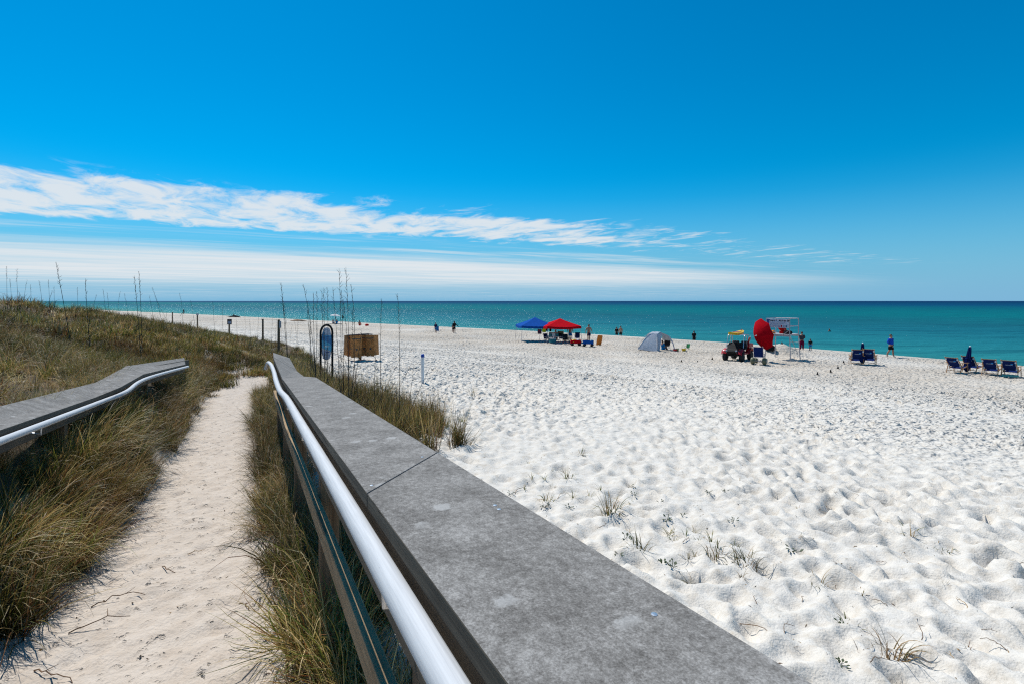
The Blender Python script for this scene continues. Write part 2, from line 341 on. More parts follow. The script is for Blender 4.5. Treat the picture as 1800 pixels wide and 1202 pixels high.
# ------------------------------------------------------------------ mesh helpers
class MB:
    def __init__(s): s.v = []; s.f = []; s.uv = {}; s.mi = []
    def face(s, idx, mi=0, uv=None):
        if uv: s.uv[len(s.f)] = uv
        s.f.append(tuple(idx)); s.mi.append(mi)
    def box(s, c, size, rot=None, mi=0, taper=1.0):
        hx, hy, hz = (d / 2 for d in size); b = len(s.v)
        for z in (-1, 1):
            k = taper if z > 0 else 1.0
            for x, y in ((-1, -1), (1, -1), (1, 1), (-1, 1)):
                p = Vector((x * hx * k, y * hy * k, z * hz))
                if rot is not None: p = rot @ p
                s.v.append(p + Vector(c))
        for f in ((0, 3, 2, 1), (4, 5, 6, 7), (0, 1, 5, 4), (1, 2, 6, 5), (2, 3, 7, 6), (3, 0, 4, 7)): s.face([b + i for i in f], mi)
        return s
    def beam(s, a, b, wd, ht, up=(0, 0, 1), mi=0):
        """rectangular bar from a to b"""
        a, b = Vector(a), Vector(b); d = (b - a); L = d.length; d.normalize()
        upv = Vector(up); sd = d.cross(upv)
        if sd.length < 1e-4: sd = d.cross(Vector((0, 1, 0)))
        sd.normalize(); u2 = sd.cross(d)
        rot = Matrix((sd, d, u2)).transposed()
        return s.box((a + b) / 2, (wd, L, ht), rot, mi)
    def tube(s, pts, rad, n=8, caps=True, mi=0, ell=(1, 1)):
        pts = [Vector(p) for p in pts]
        if not hasattr(rad, '__len__'): rad = [rad] * len(pts)
        b0 = len(s.v); up = None; L = 0
        for i, p in enumerate(pts):
            d = (pts[min(i + 1, len(pts) - 1)] - pts[max(i - 1, 0)])
            if d.length < 1e-9: d = Vector((0, 0, 1))
            d.normalize()
            if up is None: up = Vector((0, 0, 1)) if abs(d.z) < 0.9 else Vector((0, 1, 0))
            sd = d.cross(up); sd.normalize(); up = sd.cross(d); up.normalize()
            for k in range(n):
                a = 2 * math.pi * k / n
                s.v.append(p + (sd * math.cos(a) * ell[0] + up * math.sin(a) * ell[1]) * rad[i])
        for i in range(len(pts) - 1):
            L2 = L + (pts[i + 1] - pts[i]).length
            for k in range(n):
                k2 = (k + 1) % n
                s.face((b0 + i * n + k, b0 + (i + 1) * n + k, b0 + (i + 1) * n + k2, b0 + i * n + k2), mi,
                       ((L, k / n), (L2, k / n), (L2, (k + 1) / n), (L, (k + 1) / n)))
            L = L2
        if caps:
            s.face([b0 + k for k in range(n)], mi); s.face([b0 + (len(pts) - 1) * n + k for k in reversed(range(n))], mi)
        return s
    def lathe(s, prof, n=16, c=(0, 0, 0), rot=None, mi=0):
        b0 = len(s.v); c = Vector(c)
        for r, z in prof:
            for k in range(n):
                a = 2 * math.pi * k / n; p = Vector((r * math.cos(a), r * math.sin(a), z))
                if rot is not None: p = rot @ p
                s.v.append(p + c)
        for i in range(len(prof) - 1):
            for k in range(n):
                k2 = (k + 1) % n; s.face((b0 + i * n + k, b0 + i * n + k2, b0 + (i + 1) * n + k2, b0 + (i + 1) * n + k), mi)
        if prof[0][0] > 1e-6: s.face([b0 + k for k in reversed(range(n))], mi)
        if prof[-1][0] > 1e-6: s.face([b0 + (len(prof) - 1) * n + k for k in range(n)], mi)
        return s
    def sheet(s, rows, thick=0.004, mi=0):
        """rows of points -> thin double-sided sheet"""
        m_, n_ = len(rows), len(rows[0]); b = len(s.v)
        P = [[Vector(p) for p in r] for r in rows]; Nn = []
        for i in range(m_):
            for j in range(n_):
                a = P[min(i + 1, m_ - 1)][j] - P[max(i - 1, 0)][j]; c = P[i][min(j + 1, n_ - 1)] - P[i][max(j - 1, 0)]
                nn = a.cross(c)
                if nn.length < 1e-9: nn = Vector((0, 0, 1))
                Nn.append(nn.normalized())
        for k in (0.5, -0.5):
            for i in range(m_):
                for j in range(n_): s.v.append(P[i][j] + Nn[i * n_ + j] * thick * k)
        o = m_ * n_
        for i in range(m_ - 1):
            for j in range(n_ - 1):
                a, c, d, e = b + i * n_ + j, b + (i + 1) * n_ + j, b + (i + 1) * n_ + j + 1, b + i * n_ + j + 1
                s.face((a, c, d, e), mi); s.face((a + o, e + o, d + o, c + o), mi)
        edge = [(i, 0) for i in range(m_)] + [(m_ - 1, j) for j in range(1, n_)] + [(i, n_ - 1) for i in range(m_ - 2, -1, -1)] + [(0, j) for j in range(n_ - 2, 0, -1)]
        for k in range(len(edge)):
            i, j = edge[k]; i2, j2 = edge[(k + 1) % len(edge)]
            a, c = b + i * n_ + j, b + i2 * n_ + j2; s.face((a, a + o, c + o, c), mi)
        return s
    def prism(s, poly, axis_vec, origin=(0, 0, 0), ex=(1, 0, 0), ey=(0, 0, 1), mi=0):
        """extrude a 2-D outline (in ex, ey) along axis_vec"""
        b = len(s.v); n = len(poly); o = Vector(origin); ex, ey, ax = Vector(ex), Vector(ey), Vector(axis_vec)
        for k in (0, 1):
            for x, y in poly: s.v.append(o + ex * x + ey * y + ax * k)
        s.face([b + i for i in reversed(range(n))], mi); s.face([b + n + i for i in range(n)], mi)
        for i in range(n):
            j = (i + 1) % n; s.face((b + i, b + j, b + n + j, b + n + i), mi)
        return s
    def build(s, name, mat, parent=None, smooth=False, bevel=0.0, loc=None):
        me = bpy.data.meshes.new(name); me.from_pydata([tuple(p) for p in s.v], [], s.f)
        mats = mat if isinstance(mat, (list, tuple)) else [mat]
        for mm in mats: me.materials.append(M[mm] if isinstance(mm, str) else mm)
        if len(mats) > 1: me.polygons.foreach_set('material_index', s.mi)
        if s.uv:
            ul = me.uv_layers.new(name='UVMap')
            for fi, uvs in s.uv.items():
                for li, uvv in zip(me.polygons[fi].loop_indices, uvs): ul.data[li].uv = uvv
        bm = bmesh.new(); bm.from_mesh(me); bmesh.ops.recalc_face_normals(bm, faces=bm.faces); bm.to_mesh(me); bm.free()
        if smooth:
            me.polygons.foreach_set('use_smooth', [True] * len(me.polygons))
            try: me.set_sharp_from_angle(angle=R(50))
            except Exception: pass
        o = bpy.data.objects.new(name, me); COL.objects.link(o)
        if bevel: 
            bv = o.modifiers.new('bevel', 'BEVEL'); bv.width = bevel; bv.segments = 2; bv.limit_method = 'ANGLE'
        if parent is not None: o.parent = parent
        if loc is not None: o.location = loc
        return o

def tag(o, label, cat, group=None, kind=None):
    o['label'] = label; o['category'] = cat
    if group: o['group'] = group
    if kind: o['kind'] = kind
    return o
def thing(name, label, cat, loc=(0, 0, 0), rotz=0.0, group=None):
    o = bpy.data.objects.new(name, None); o.empty_display_size = 0.2; COL.objects.link(o)
    o.location = loc; o.rotation_euler = (0, 0, rotz)
    return tag(o, label, cat, group)
def dup(root, loc, rot, label=None, group=None, scale=None):
    r = root.copy(); COL.objects.link(r); r.location = loc
    r.rotation_euler = rot if hasattr(rot, '__len__') else (0, 0, rot)
    if scale is not None: r.scale = (scale,) * 3
    if label: r['label'] = label
    if group: r['group'] = group
    for ch in list(root.children):
        c = ch.copy(); COL.objects.link(c); c.parent = r
        for g in list(ch.children):
            d = g.copy(); COL.objects.link(d); d.parent = c
    return r

# ------------------------------------------------------------------ terrain shape
def sm(a, b, x):
    t = np.clip((np.asarray(x, float) - a) / (b - a), 0, 1); return t * t * (3 - 2 * t)
_sx = np.arange(-3000, 3000, 1.0)
_sy = np.interp(_sx, [-3000, -400, -137, -60, -18, 0, 16, 24, 33, 38.5, 46, 60, 120, 3000], [1900, 430, 207, 140, 102, 87, 72, 63, 50, 38.5, 24, 0, -110, -5000])
_k = np.ones(13) / 13
_sy[20:-20] = np.convolve(_sy, _k, 'same')[20:-20]
def shore_dist(x, y): return (np.interp(x, _sx, _sy) - y) * 0.7
E1 = (-0.452, 0.892)      # direction of the walkway
E2 = (0.892, 0.452)       # across it, to the right
def su(x, y): return E1[0] * x + E1[1] * y, E2[0] * x + E2[1] * y
def xy(s, u): return E1[0] * s + E2[0] * u, E1[1] * s + E2[1] * u
def hash2(ix, iy, k=0):
    h = (ix.astype(np.int64) * 374761393 + iy.astype(np.int64) * 668265263 + k * 974634731) & 0xffffffff
    h = ((h ^ (h >> 13)) * 1274126177) & 0xffffffff
    return ((h ^ (h >> 16)) & 0xffff) / 65535.0
def vnoise(x, y, k=0):
    ix, iy = np.floor(x), np.floor(y); fx, fy = x - ix, y - iy
    fx = fx * fx * (3 - 2 * fx); fy = fy * fy * (3 - 2 * fy)
    a, b = hash2(ix, iy, k), hash2(ix + 1, iy, k); c, d = hash2(ix, iy + 1, k), hash2(ix + 1, iy + 1, k)
    return (a * (1 - fx) + b * fx) * (1 - fy) + (c * (1 - fx) + d * fx) * fy
def fbm(x, y, o=4, k=0):
    t = 0; a = 0.5; 
    for i in range(o): t = t + a * (vnoise(x, y, k + i) - 0.5); x = x * 2.03 + 17.1; y = y * 2.03 - 9.7; a *= 0.5
    return t
def cap_line(s):  # drop of the left railing's cap below the eye, along the walkway
    return np.interp(s, [-10, 0, 6.9, 9.0, 15, 30], [0.3, -0.43, -0.92, -0.94, -1.5, -2.2])
def path_line(s): return np.interp(s, [-12, 0, 8, 12, 16, 20, 26], [-0.7, -1.55, -2.05, -2.17, -2.26, -2.45, -2.8])
TOWER_XY = (22.0, 41.9)
def base_h(x, y):
    x = np.asarray(x, float); y = np.asarray(y, float)
    D = shore_dist(x, y); s, u = su(x, y)
    beach = np.interp(D, [-900, -40, -8, 0, 2.5, 7, 22, 30, 53, 63, 80, 150, 900], [-30, -7.5, -5.6, -4.93, -4.70, -4.5, -4.4, -4.15, -2.85, -2.42, -1.8, -1.2, -1])
    dune = np.interp(D, [30, 38, 44, 52, 60, 70, 90, 150], [-4.2, -3.65, -3.1, -1.95, -0.95, -0.3, 0.1, 0.3])
    dune = dune + 0.30 * sm(48, 60, D) + 0.75 * np.exp(-((x + 22) ** 2 + (y - 19) ** 2) / 80.0)
    dune = dune + 0.55 * fbm(x * 0.22, y * 0.22, 3, 5) * sm(38, 50, D)
    zf = beach + (np.maximum(dune, beach) - beach) * (1 - sm(-2.5, 3.6, u)) * sm(32, 40, D)
    # around the walkway
    cl, pl = cap_line(s), path_line(s)
    eb = 0.18 * (1 - sm(4.0, 7.0, s))          # the path widens where it starts
    left = pl + (cl - 0.13 - pl) * sm(-0.88, -1.70, u + eb * sm(0.6, 1.0, -u) * (1 - sm(1.5, 2.2, -u)))
    left = left + (dune - left) * sm(-1.8, -5.5, u)
    right = pl + (beach - pl) * sm(0.55, 2.5, u)
    near = np.where(u < 0, left, right)
    z = near + (zf - near) * sm(14.5, 21, s)
    z = z + 0.95 * np.exp(-(((x - TOWER_XY[0]) / 1.5) ** 2 + ((y - TOWER_XY[1]) / 0.9) ** 2))
    return z + ZC
def dimples(x, y, cell, rad, k):
    """heel marks: one hollow with a soft rim in every jittered cell"""
    ix, iy = np.floor(x / cell), np.floor(y / cell); t = np.zeros_like(x)
    for dx in (-1, 0, 1):
        for dy in (-1, 0, 1):
            jx, jy = ix + dx, iy + dy
            px = (jx + hash2(jx, jy, k)) * cell; py = (jy + hash2(jx, jy, k + 1)) * cell
            a = hash2(jx, jy, k + 2) * math.pi; amp = hash2(jx, jy, k + 3)
            ex, ey = x - px, y - py; ca, sa = np.cos(a), np.sin(a)
            r2 = ((ex * ca + ey * sa) / (rad * 1.35)) ** 2 + ((-ex * sa + ey * ca) / (rad * 0.8)) ** 2
            t += (0.25 + 0.75 * amp) * (-1.0 * np.exp(-r2 * 1.3) + 0.42 * np.exp(-(np.sqrt(r2) - 1.45) ** 2 * 3.2))
    return t
def masks(x, y):
    D = shore_dist(x, y); s, u = su(x, y)
    inpath = (1 - sm(-0.15, 0.2, np.abs(u + 0.33 + 0.25 * (1 - sm(2.8, 4.6, s))) - 0.95 - 0.25 * (1 - sm(2.8, 4.6, s)))) * (1 - sm(18, 24, s))
    dune = np.maximum((1 - sm(-1.25, -0.75, u)), np.maximum((1 - sm(1.0, 4.0, u)) * sm(14, 20, s), (1 - sm(2.2, 3.4, u)) * sm(0.6, 1.0, u) * sm(5, 9, s))) * sm(40, 46, D)
    dune = dune * (1 - inpath)
    shore = 1 - sm(24, 40, D)
    return D, s, u, inpath, dune, shore
def tracks(D, x):
    """two pairs of wheel tracks along the beach"""
    t = 0
    for d0 in (34.6, 35.7, 39.6, 40.8): t = t + np.exp(-((D - d0 - 0.6 * np.sin(x * 0.13 + d0)) / 0.2) ** 2)
    return np.clip(t, 0, 1)
def ground_h(x, y):
    x = np.asarray(x, float); y = np.asarray(y, float)
    z = base_h(x, y); D, s, u, inpath, dune, shore = masks(x, y)
    wx = x + 0.25 * fbm(x * 1.1, y * 1.1, 2, 40); wy = y + 0.25 * fbm(x * 1.1 + 31, y * 1.1, 2, 44)
    foot = 0.118 * dimples(wx, wy, 0.37, 0.128, 60) + 0.045 * dimples(wx + 9, wy, 0.22, 0.07, 70) + 0.11 * fbm(x * 2.3, y * 2.3, 4, 80)
    foot = foot * (0.40 + 1.15 * vnoise(x * 0.42 + 3, y * 0.42, 140)) * (1 - 0.75 * tracks(D, x))      # churned and smoother patches
    soft = 0.06 * fbm(x * 1.1, y * 1.1, 3, 90)
    pth = 0.045 * fbm(x * 3.3, y * 3.3, 5, 100) + 0.030 * dimples(wx, wy, 0.30, 0.07, 110) + 0.018 * dimples(wx + 3, wy, 0.13, 0.03, 130)
    k_beach = sm(3, 8, D) * (1 - dune) * (1 - inpath)
    return z + k_beach * foot * (1 - 0.25 * shore) + inpath * pth + dune * (soft + 0.05 * fbm(x * 3, y * 3, 3, 120))

def gp(px, py, dz=0.0):
    """where the line of sight through a photograph pixel meets the ground"""
    d = np.concatenate([np.arange(1.5, 20, 0.02), np.arange(20, 260, 0.1)])
    x = d * (px - CX) / F; zr = ZC - d * (py - HY) / F
    zb = base_h(x, d); i = int(np.argmax(zr <= zb))
    xx, yy = float(x[i]), float(d[i])
    return Vector((xx, yy, float(ground_h(np.array([xx]), np.array([yy]))[0]) + dz))
def gz(x, y): return float(ground_h(np.array([x], float), np.array([y], float))[0])
def P3(px, py, d): return Vector((d * (px - CX) / F, d, ZC - d * (py - HY) / F))
def faceaz(v): return -math.atan2(v.x, v.y)

# ------------------------------------------------------------------ ground sheet
def axis_steps(lo, hi, fine, rate, near_lim, growth=1.16):
    p_ = [0.0]
    while p_[-1] < near_lim: p_.append(p_[-1] + max(fine, rate * p_[-1]))
    st = p_[-1] - p_[-2]
    while p_[-1] < hi: st *= growth; p_.append(p_[-1] + st)
    return p_
posx = axis_steps(0, 4000, 0.036, 0.0078, 85)
xs = np.array([-v for v in reversed(posx[1:])] + posx)
ys_f = axis_steps(0, 4000, 0.036, 0.0100, 110)
ys_b = [-0.05]
st = 0.06
while ys_b[-1] > -900: st *= 1.14; ys_b.append(ys_b[-1] - st)
ys = np.array(list(reversed(ys_b)) + ys_f)
GX, GY = np.meshgrid(xs, ys); gx, gy = GX.ravel(), GY.ravel()
gzv = ground_h(gx, gy)
D_, s_, u_, ip_, du_, sh_ = masks(gx, gy)
nx_, ny_ = len(xs), len(ys)
me = bpy.data.meshes.new('ground')
nv = nx_ * ny_; me.vertices.add(nv)
me.vertices.foreach_set('co', np.stack([gx, gy, gzv], 1).astype(np.float32).ravel())
ii, jj = np.meshgrid(np.arange(ny_ - 1), np.arange(nx_ - 1), indexing='ij')
a = (ii * nx_ + jj).ravel(); quads = np.stack([a, a + 1, a + nx_ + 1, a + nx_], 1).astype(np.int32)
keep = ~((gzv[quads].max(1) < -4) )            # sea bed far below the surface is never seen
quads = quads[keep]; nf = len(quads)
me.loops.add(nf * 4); me.loops.foreach_set('vertex_index', quads.ravel())
me.polygons.add(nf); me.polygons.foreach_set('loop_start', np.arange(0, nf * 4, 4, dtype=np.int32)); me.polygons.foreach_set('loop_total', np.full(nf, 4, np.int32))
me.update(calc_edges=True); me.polygons.foreach_set('use_smooth', np.ones(nf, bool))
dist_ = np.hypot(gx, gy)
for nm, arr in (('path', ip_), ('dune', du_), ('shore', sh_), ('far', sm(9, 22, dist_) * (1 - du_) * sm(2, 7, D_) * (1 - 0.25 * sh_) * (1 - ip_) * (0.45 + 0.95 * vnoise(gx * 0.25, gy * 0.25, 150)) * (1 - 0.9 * tracks(D_, gx)) * (1 - 0.8 * np.exp(-((gx - TOWER_XY[0]) ** 2 + (gy - TOWER_XY[1]) ** 2) / 5.0)))):
    at = me.attributes.new(nm, 'FLOAT', 'POINT'); at.data.foreach_set('value', np.asarray(arr, np.float32))
me.materials.append(M['sand'])
ground = bpy.data.objects.new('ground', me); COL.objects.link(ground); ground['kind'] = 'structure'
ground['label'] = 'white quartz sand beach with footprints, dune and sandy path'; ground['category'] = 'ground'

# ------------------------------------------------------------------ sea
mb = MB()
e = 60000
for v in ((-e, -300, 0), (e, -300, 0), (e, e, 0), (-e, e, 0)): mb.v.append(Vector(v))
mb.face((0, 1, 2, 3)); sea = mb.build('sea', 'water'); sea['kind'] = 'structure'; sea['label'] = 'calm turquoise sea reaching the horizon'; sea['category'] = 'water'
# ------------------------------------------------------------------ boardwalk railings
def W(s, u, rel):
    x, y = xy(s, u); return Vector((x, y, ZC + rel))
def loft_board(sections, thick, uvscale=1.0, name='cap_board', mat='cap', parent=None, seg_uv0=0.0, bevel=0.0025):
    """a board through (left point, right point) pairs, flat top, given thickness"""
    mb = MB(); L = seg_uv0
    for l, r in sections:
        mb.v += [l, r, r - Vector((0, 0, thick)), l - Vector((0, 0, thick))]
    n = len(sections)
    for i in range(n - 1):
        b, c = 4 * i, 4 * (i + 1); dl = ((sections[i + 1][0] + sections[i + 1][1]) / 2 - (sections[i][0] + sections[i][1]) / 2).length
        wdt = (sections[i][1] - sections[i][0]).length
        for k in range(4):
            k2 = (k + 1) % 4
            va, vb = (0.0, wdt) if k % 2 == 0 else (wdt + 0.1, wdt + 0.1 + thick)
            uvs = ((L, va), (L, vb), (L + dl, vb), (L + dl, va))
            if k == 0: uvs = [(seg_uv0 + float(su(mb.v[i_].x, mb.v[i_].y)[0]), float(su(mb.v[i_].x, mb.v[i_].y)[1])) for i_ in (b, b + 1, c + 1, c)]
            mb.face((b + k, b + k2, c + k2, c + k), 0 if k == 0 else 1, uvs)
        L += dl
    mb.face((0, 3, 2, 1), 0, ((0, 0), (0, thick), (0.28, thick), (0.28, 0))); e = 4 * (n - 1)
    mb.face((e, e + 1, e + 2, e + 3), 0, ((0, 0), (0.28, 0), (0.28, thick), (0, thick)))
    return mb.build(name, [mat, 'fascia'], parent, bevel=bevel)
def side_board(pts, top_drop, height, thick, inward, name, mat, parent, bevel=0.004):
    """upright board following points (its top outer edge), thickness towards `inward`"""
    secs = []
    mb = MB(); L = 0.0; iv = Vector((E2[0], E2[1], 0)) * inward
    P = [Vector(q) - Vector((0, 0, top_drop)) for q in pts]
    for q in P:
        mb.v += [q, q + iv * thick, q + iv * thick - Vector((0, 0, height)), q - Vector((0, 0, height))]
    for i in range(len(P) - 1):
        b, c = 4 * i, 4 * (i + 1); dl = (P[i + 1] - P[i]).length
        for k in range(4):
            k2 = (k + 1) % 4; va, vb = ((0, thick) if k % 2 == 0 else (0, height))
            if k == 3: va, vb = height, 0
            mb.face((b + k, b + k2, c + k2, c + k), 0, ((L, va), (L, vb), (L + dl, vb), (L + dl, va)))
        L += dl
    mb.face((0, 3, 2, 1)); e = 4 * (len(P) - 1); mb.face((e, e + 1, e + 2, e + 3))
    return mb.build(name, mat, parent, bevel=bevel)
def post(s, u, top, bottom, name, mat, parent, size=0.09):
    c0, c1 = W(s, u, bottom), W(s, u, top); mb = MB()
    ex, ey = Vector((E2[0], E2[1], 0)) * size / 2, Vector((E1[0], E1[1], 0)) * size / 2
    for c in (c0, c1):
        mb.v += [c - ex - ey, c + ex - ey, c + ex + ey, c - ex + ey]
    h = (c1 - c0).length
    for k in range(4):
        k2 = (k + 1) % 4; mb.face((k, k2, 4 + k2, 4 + k), 0, ((0, k * size), (0, (k + 1) * size), (h, (k + 1) * size), (h, k * size)))
    mb.face((3, 2, 1, 0)); mb.face((4, 5, 6, 7)); return mb.build(name, mat, parent, bevel=0.004)
def smooth_poly(pts, n=5):
    pts = [Vector(p) for p in pts]; out = []
    for i in range(len(pts) - 1):
        p0, p1, p2, p3 = pts[max(i - 1, 0)], pts[i], pts[i + 1], pts[min(i + 2, len(pts) - 1)]
        for k in range(n):
            t = k / n; out.append(0.5 * ((2 * p1) + (p2 - p0) * t + (2 * p0 - 5 * p1 + 4 * p2 - p3) * t * t + (3 * p1 - p0 - 3 * p2 + p3) * t ** 3))
    out.append(pts[-1]); return out

SLR = 0.0642
UL, UR, VR = 0.252, 0.540, -0.39
def rc(s, u): return W(s, u, VR - SLR * s)
rail = thing('boardwalk_railing', 'weathered grey railing with a steel handrail between the sandy path and the open beach', 'railing', tuple(W(0, 0.4, -1.6)))
railinv = Matrix.Translation(-Vector(rail.location))
def adopt(o, root):
    o.parent = root; o.matrix_parent_inverse = Matrix.Translation(-Vector(root.location)); return o
# cap: near board, 45 degree splice, second board, level landing board, end board
sL, sR = 1.288, 1.605
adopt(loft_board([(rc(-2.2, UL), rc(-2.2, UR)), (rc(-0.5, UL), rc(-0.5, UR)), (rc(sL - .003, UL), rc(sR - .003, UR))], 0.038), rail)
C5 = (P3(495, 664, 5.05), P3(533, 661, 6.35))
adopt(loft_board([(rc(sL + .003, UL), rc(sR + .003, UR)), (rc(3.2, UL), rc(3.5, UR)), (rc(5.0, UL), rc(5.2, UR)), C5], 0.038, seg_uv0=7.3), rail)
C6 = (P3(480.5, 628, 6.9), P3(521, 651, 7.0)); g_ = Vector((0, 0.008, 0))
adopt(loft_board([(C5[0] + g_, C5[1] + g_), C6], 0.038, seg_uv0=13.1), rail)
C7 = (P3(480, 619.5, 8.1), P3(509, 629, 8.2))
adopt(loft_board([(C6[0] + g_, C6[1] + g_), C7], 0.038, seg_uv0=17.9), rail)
# fascia boards below the cap, both sides
inner = [rc(-2.2, UL + .008), rc(2.0, UL + .008), rc(5.0, UL + .008), C5[0] + Vector((.008, .003, 0)), C6[0] + Vector((.008, .003, 0)), C7[0] + Vector((.008, .003, 0))]
outer = [rc(-2.2, UR - .05), rc(2.0, UR - .05), rc(5.0, UR - .05), C5[1] - Vector((.05, .02, 0)), C6[1] - Vector((.05, .02, 0)), C7[1] - Vector((.05, .02, 0))]
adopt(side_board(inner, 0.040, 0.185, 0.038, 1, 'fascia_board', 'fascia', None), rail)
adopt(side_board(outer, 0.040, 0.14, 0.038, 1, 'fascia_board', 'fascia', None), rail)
low = [rc(q_, 0.262) for q_ in (-2.2, 1.0, 3.2, 5.2)] + [W(8.0, 0.262, VR - SLR * 5.2 - .12)]
adopt(side_board(low, 0.415, 0.09, 0.038, 1, 'lower_rail', 'oldwood', None), rail)
adopt(side_board([rc(q_, 0.255) for q_ in (-2.2, 1.5, 5.2, 8.0)], 1.085, 0.20, 0.035, 1, 'kick_board', 'oldwood', None), rail)
for q_ in (-0.75, 1.02, 2.75, 4.5, 6.2, 7.7):
    top = VR - SLR * min(q_, 5.3) - (0.04 if q_ < 5 else 0.34); adopt(post(q_, 0.347, top, top - 1.5, 'post', 'postwood', None), rail)
def pipe(pts, name, root):
    mb = MB(); mb.tube(pts, 0.0222, 20); return adopt(mb.build(name, 'pipe', None, smooth=True), root)
pr = [W(q_, 0.219, -0.44 - SLR * q_) for q_ in (-2.2, -1, 0, 1, 2, 3, 4)]
pp = [P3(492, 686, 4.35), P3(485, 668, 5.0), P3(482, 655, 5.7), P3(477, 642, 6.4), P3(471, 637.5, 6.9), P3(467, 648, 7.0)]
pipe(pr[:-2] + smooth_poly(pr[-2:] + pp, 6), 'handrail', rail)
for q_ in (-0.7, 0.95, 2.7, 3.9):
    mb = MB(); c = W(q_, 0.219, -0.44 - SLR * q_)
    mb.tube([c - Vector((0, 0, .02)), c - Vector((0, 0, .06)), W(q_, 0.262, -0.51 - SLR * q_)], 0.008, 8)
    adopt(mb.build('bracket', 'metal', None, smooth=True), rail)
for px, py, dd in ((877, 895, 0), (870, 888, 0), (653, 853, 0), (742, 803, 0), (598, 706, 0), (1150, 1080, 0)):
    # screw heads where the ray meets the cap plane
    for k in range(2000):
        d = 0.4 + k * 0.003; q3 = P3(px, py, d); s3, u3 = su(q3.x, q3.y)
        if q3.z <= ZC + VR - SLR * float(s3): break
    mb = MB(); mb.lathe([(0.0045, 0.0), (0.0045, 0.0012), (0.002, 0.0016)], 10); o = mb.build('screw_head', 'metal', None); o.location = q3; adopt(o, rail)

# left railing, cap tilted towards the path and half buried in grass
SLL = 0.0714
lrail = thing('boardwalk_railing', 'weathered grey railing with a steel handrail half buried in dune grass', 'railing', tuple(W(3, -1.5, -1.2)))
def li(s): return W(s, -1.34, -0.47 - SLL * s)
def lo_(s): return W(s, -1.635, -0.396 - SLL * s)
A0 = (lo_(-2.0), li(-2.0)); A1 = (lo_(6.9), li(6.1))
A1 = (P3(167, 672, 5.75), P3(166, 698.5, 5.05)); A1b = (P3(180, 665.5, 6.05), P3(212, 680, 5.6))
A2 = (P3(222, 643, 7.15), P3(252, 657.5, 6.85)); A3 = (P3(324, 628.5, 11.2), P3(326, 640, 10.4))
gl = (A2[0] - A1b[0]).normalized() * .006
adopt(loft_board([A0, (lo_(2), li(2)), A1, A1b], 0.038, seg_uv0=30), lrail)
adopt(loft_board([(A1b[0] + gl, A1b[1] + gl), A2], 0.038, seg_uv0=37), lrail)
adopt(loft_board([(A2[0] + gl, A2[1] + gl), A3], 0.038, seg_uv0=44), lrail)
iv = Vector((-.012, -.004, 0))
inn = [A0[1], li(2), A1[1], A1b[1], A2[1], A3[1]]
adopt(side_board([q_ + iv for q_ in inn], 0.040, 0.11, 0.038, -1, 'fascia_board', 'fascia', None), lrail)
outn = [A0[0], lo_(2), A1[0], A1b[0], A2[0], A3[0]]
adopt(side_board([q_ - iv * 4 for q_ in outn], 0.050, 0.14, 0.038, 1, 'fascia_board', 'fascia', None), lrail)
adopt(side_board([q_ + iv for q_ in inn], 0.52, 0.09, 0.038, -1, 'lower_rail', 'oldwood', None), lrail)
for q_ in (0.2, 2.0, 3.8, 5.6, 7.4, 9.4):
    top = float(cap_line(q_)) - 0.10; adopt(post(q_, -1.46, top, top - 1.5, 'post', 'postwood', None), lrail)
off = Vector((E2[0], E2[1], 0)) * 0.042 - Vector((0, 0, 0.052))
pl_ = [A0[1] + off, li(0) + off, li(2) + off, li(4) + off, A1[1] + off, A1b[1] + off * 1.1, A2[1] + off * 1.1, A3[1] + off]
pipe(pl_[:3] + smooth_poly(pl_[2:], 8)[1:], 'handrail', lrail)
for q_ in (1.1, 2.9, 4.6):
    mb = MB(); c = li(q_) + off; mb.tube([c - Vector((0, 0, .02)), c - Vector((0, 0, .06)), li(q_) + iv - Vector((0, 0, .10))], 0.008, 8)
    adopt(mb.build('bracket', 'metal', None, smooth=True), lrail)

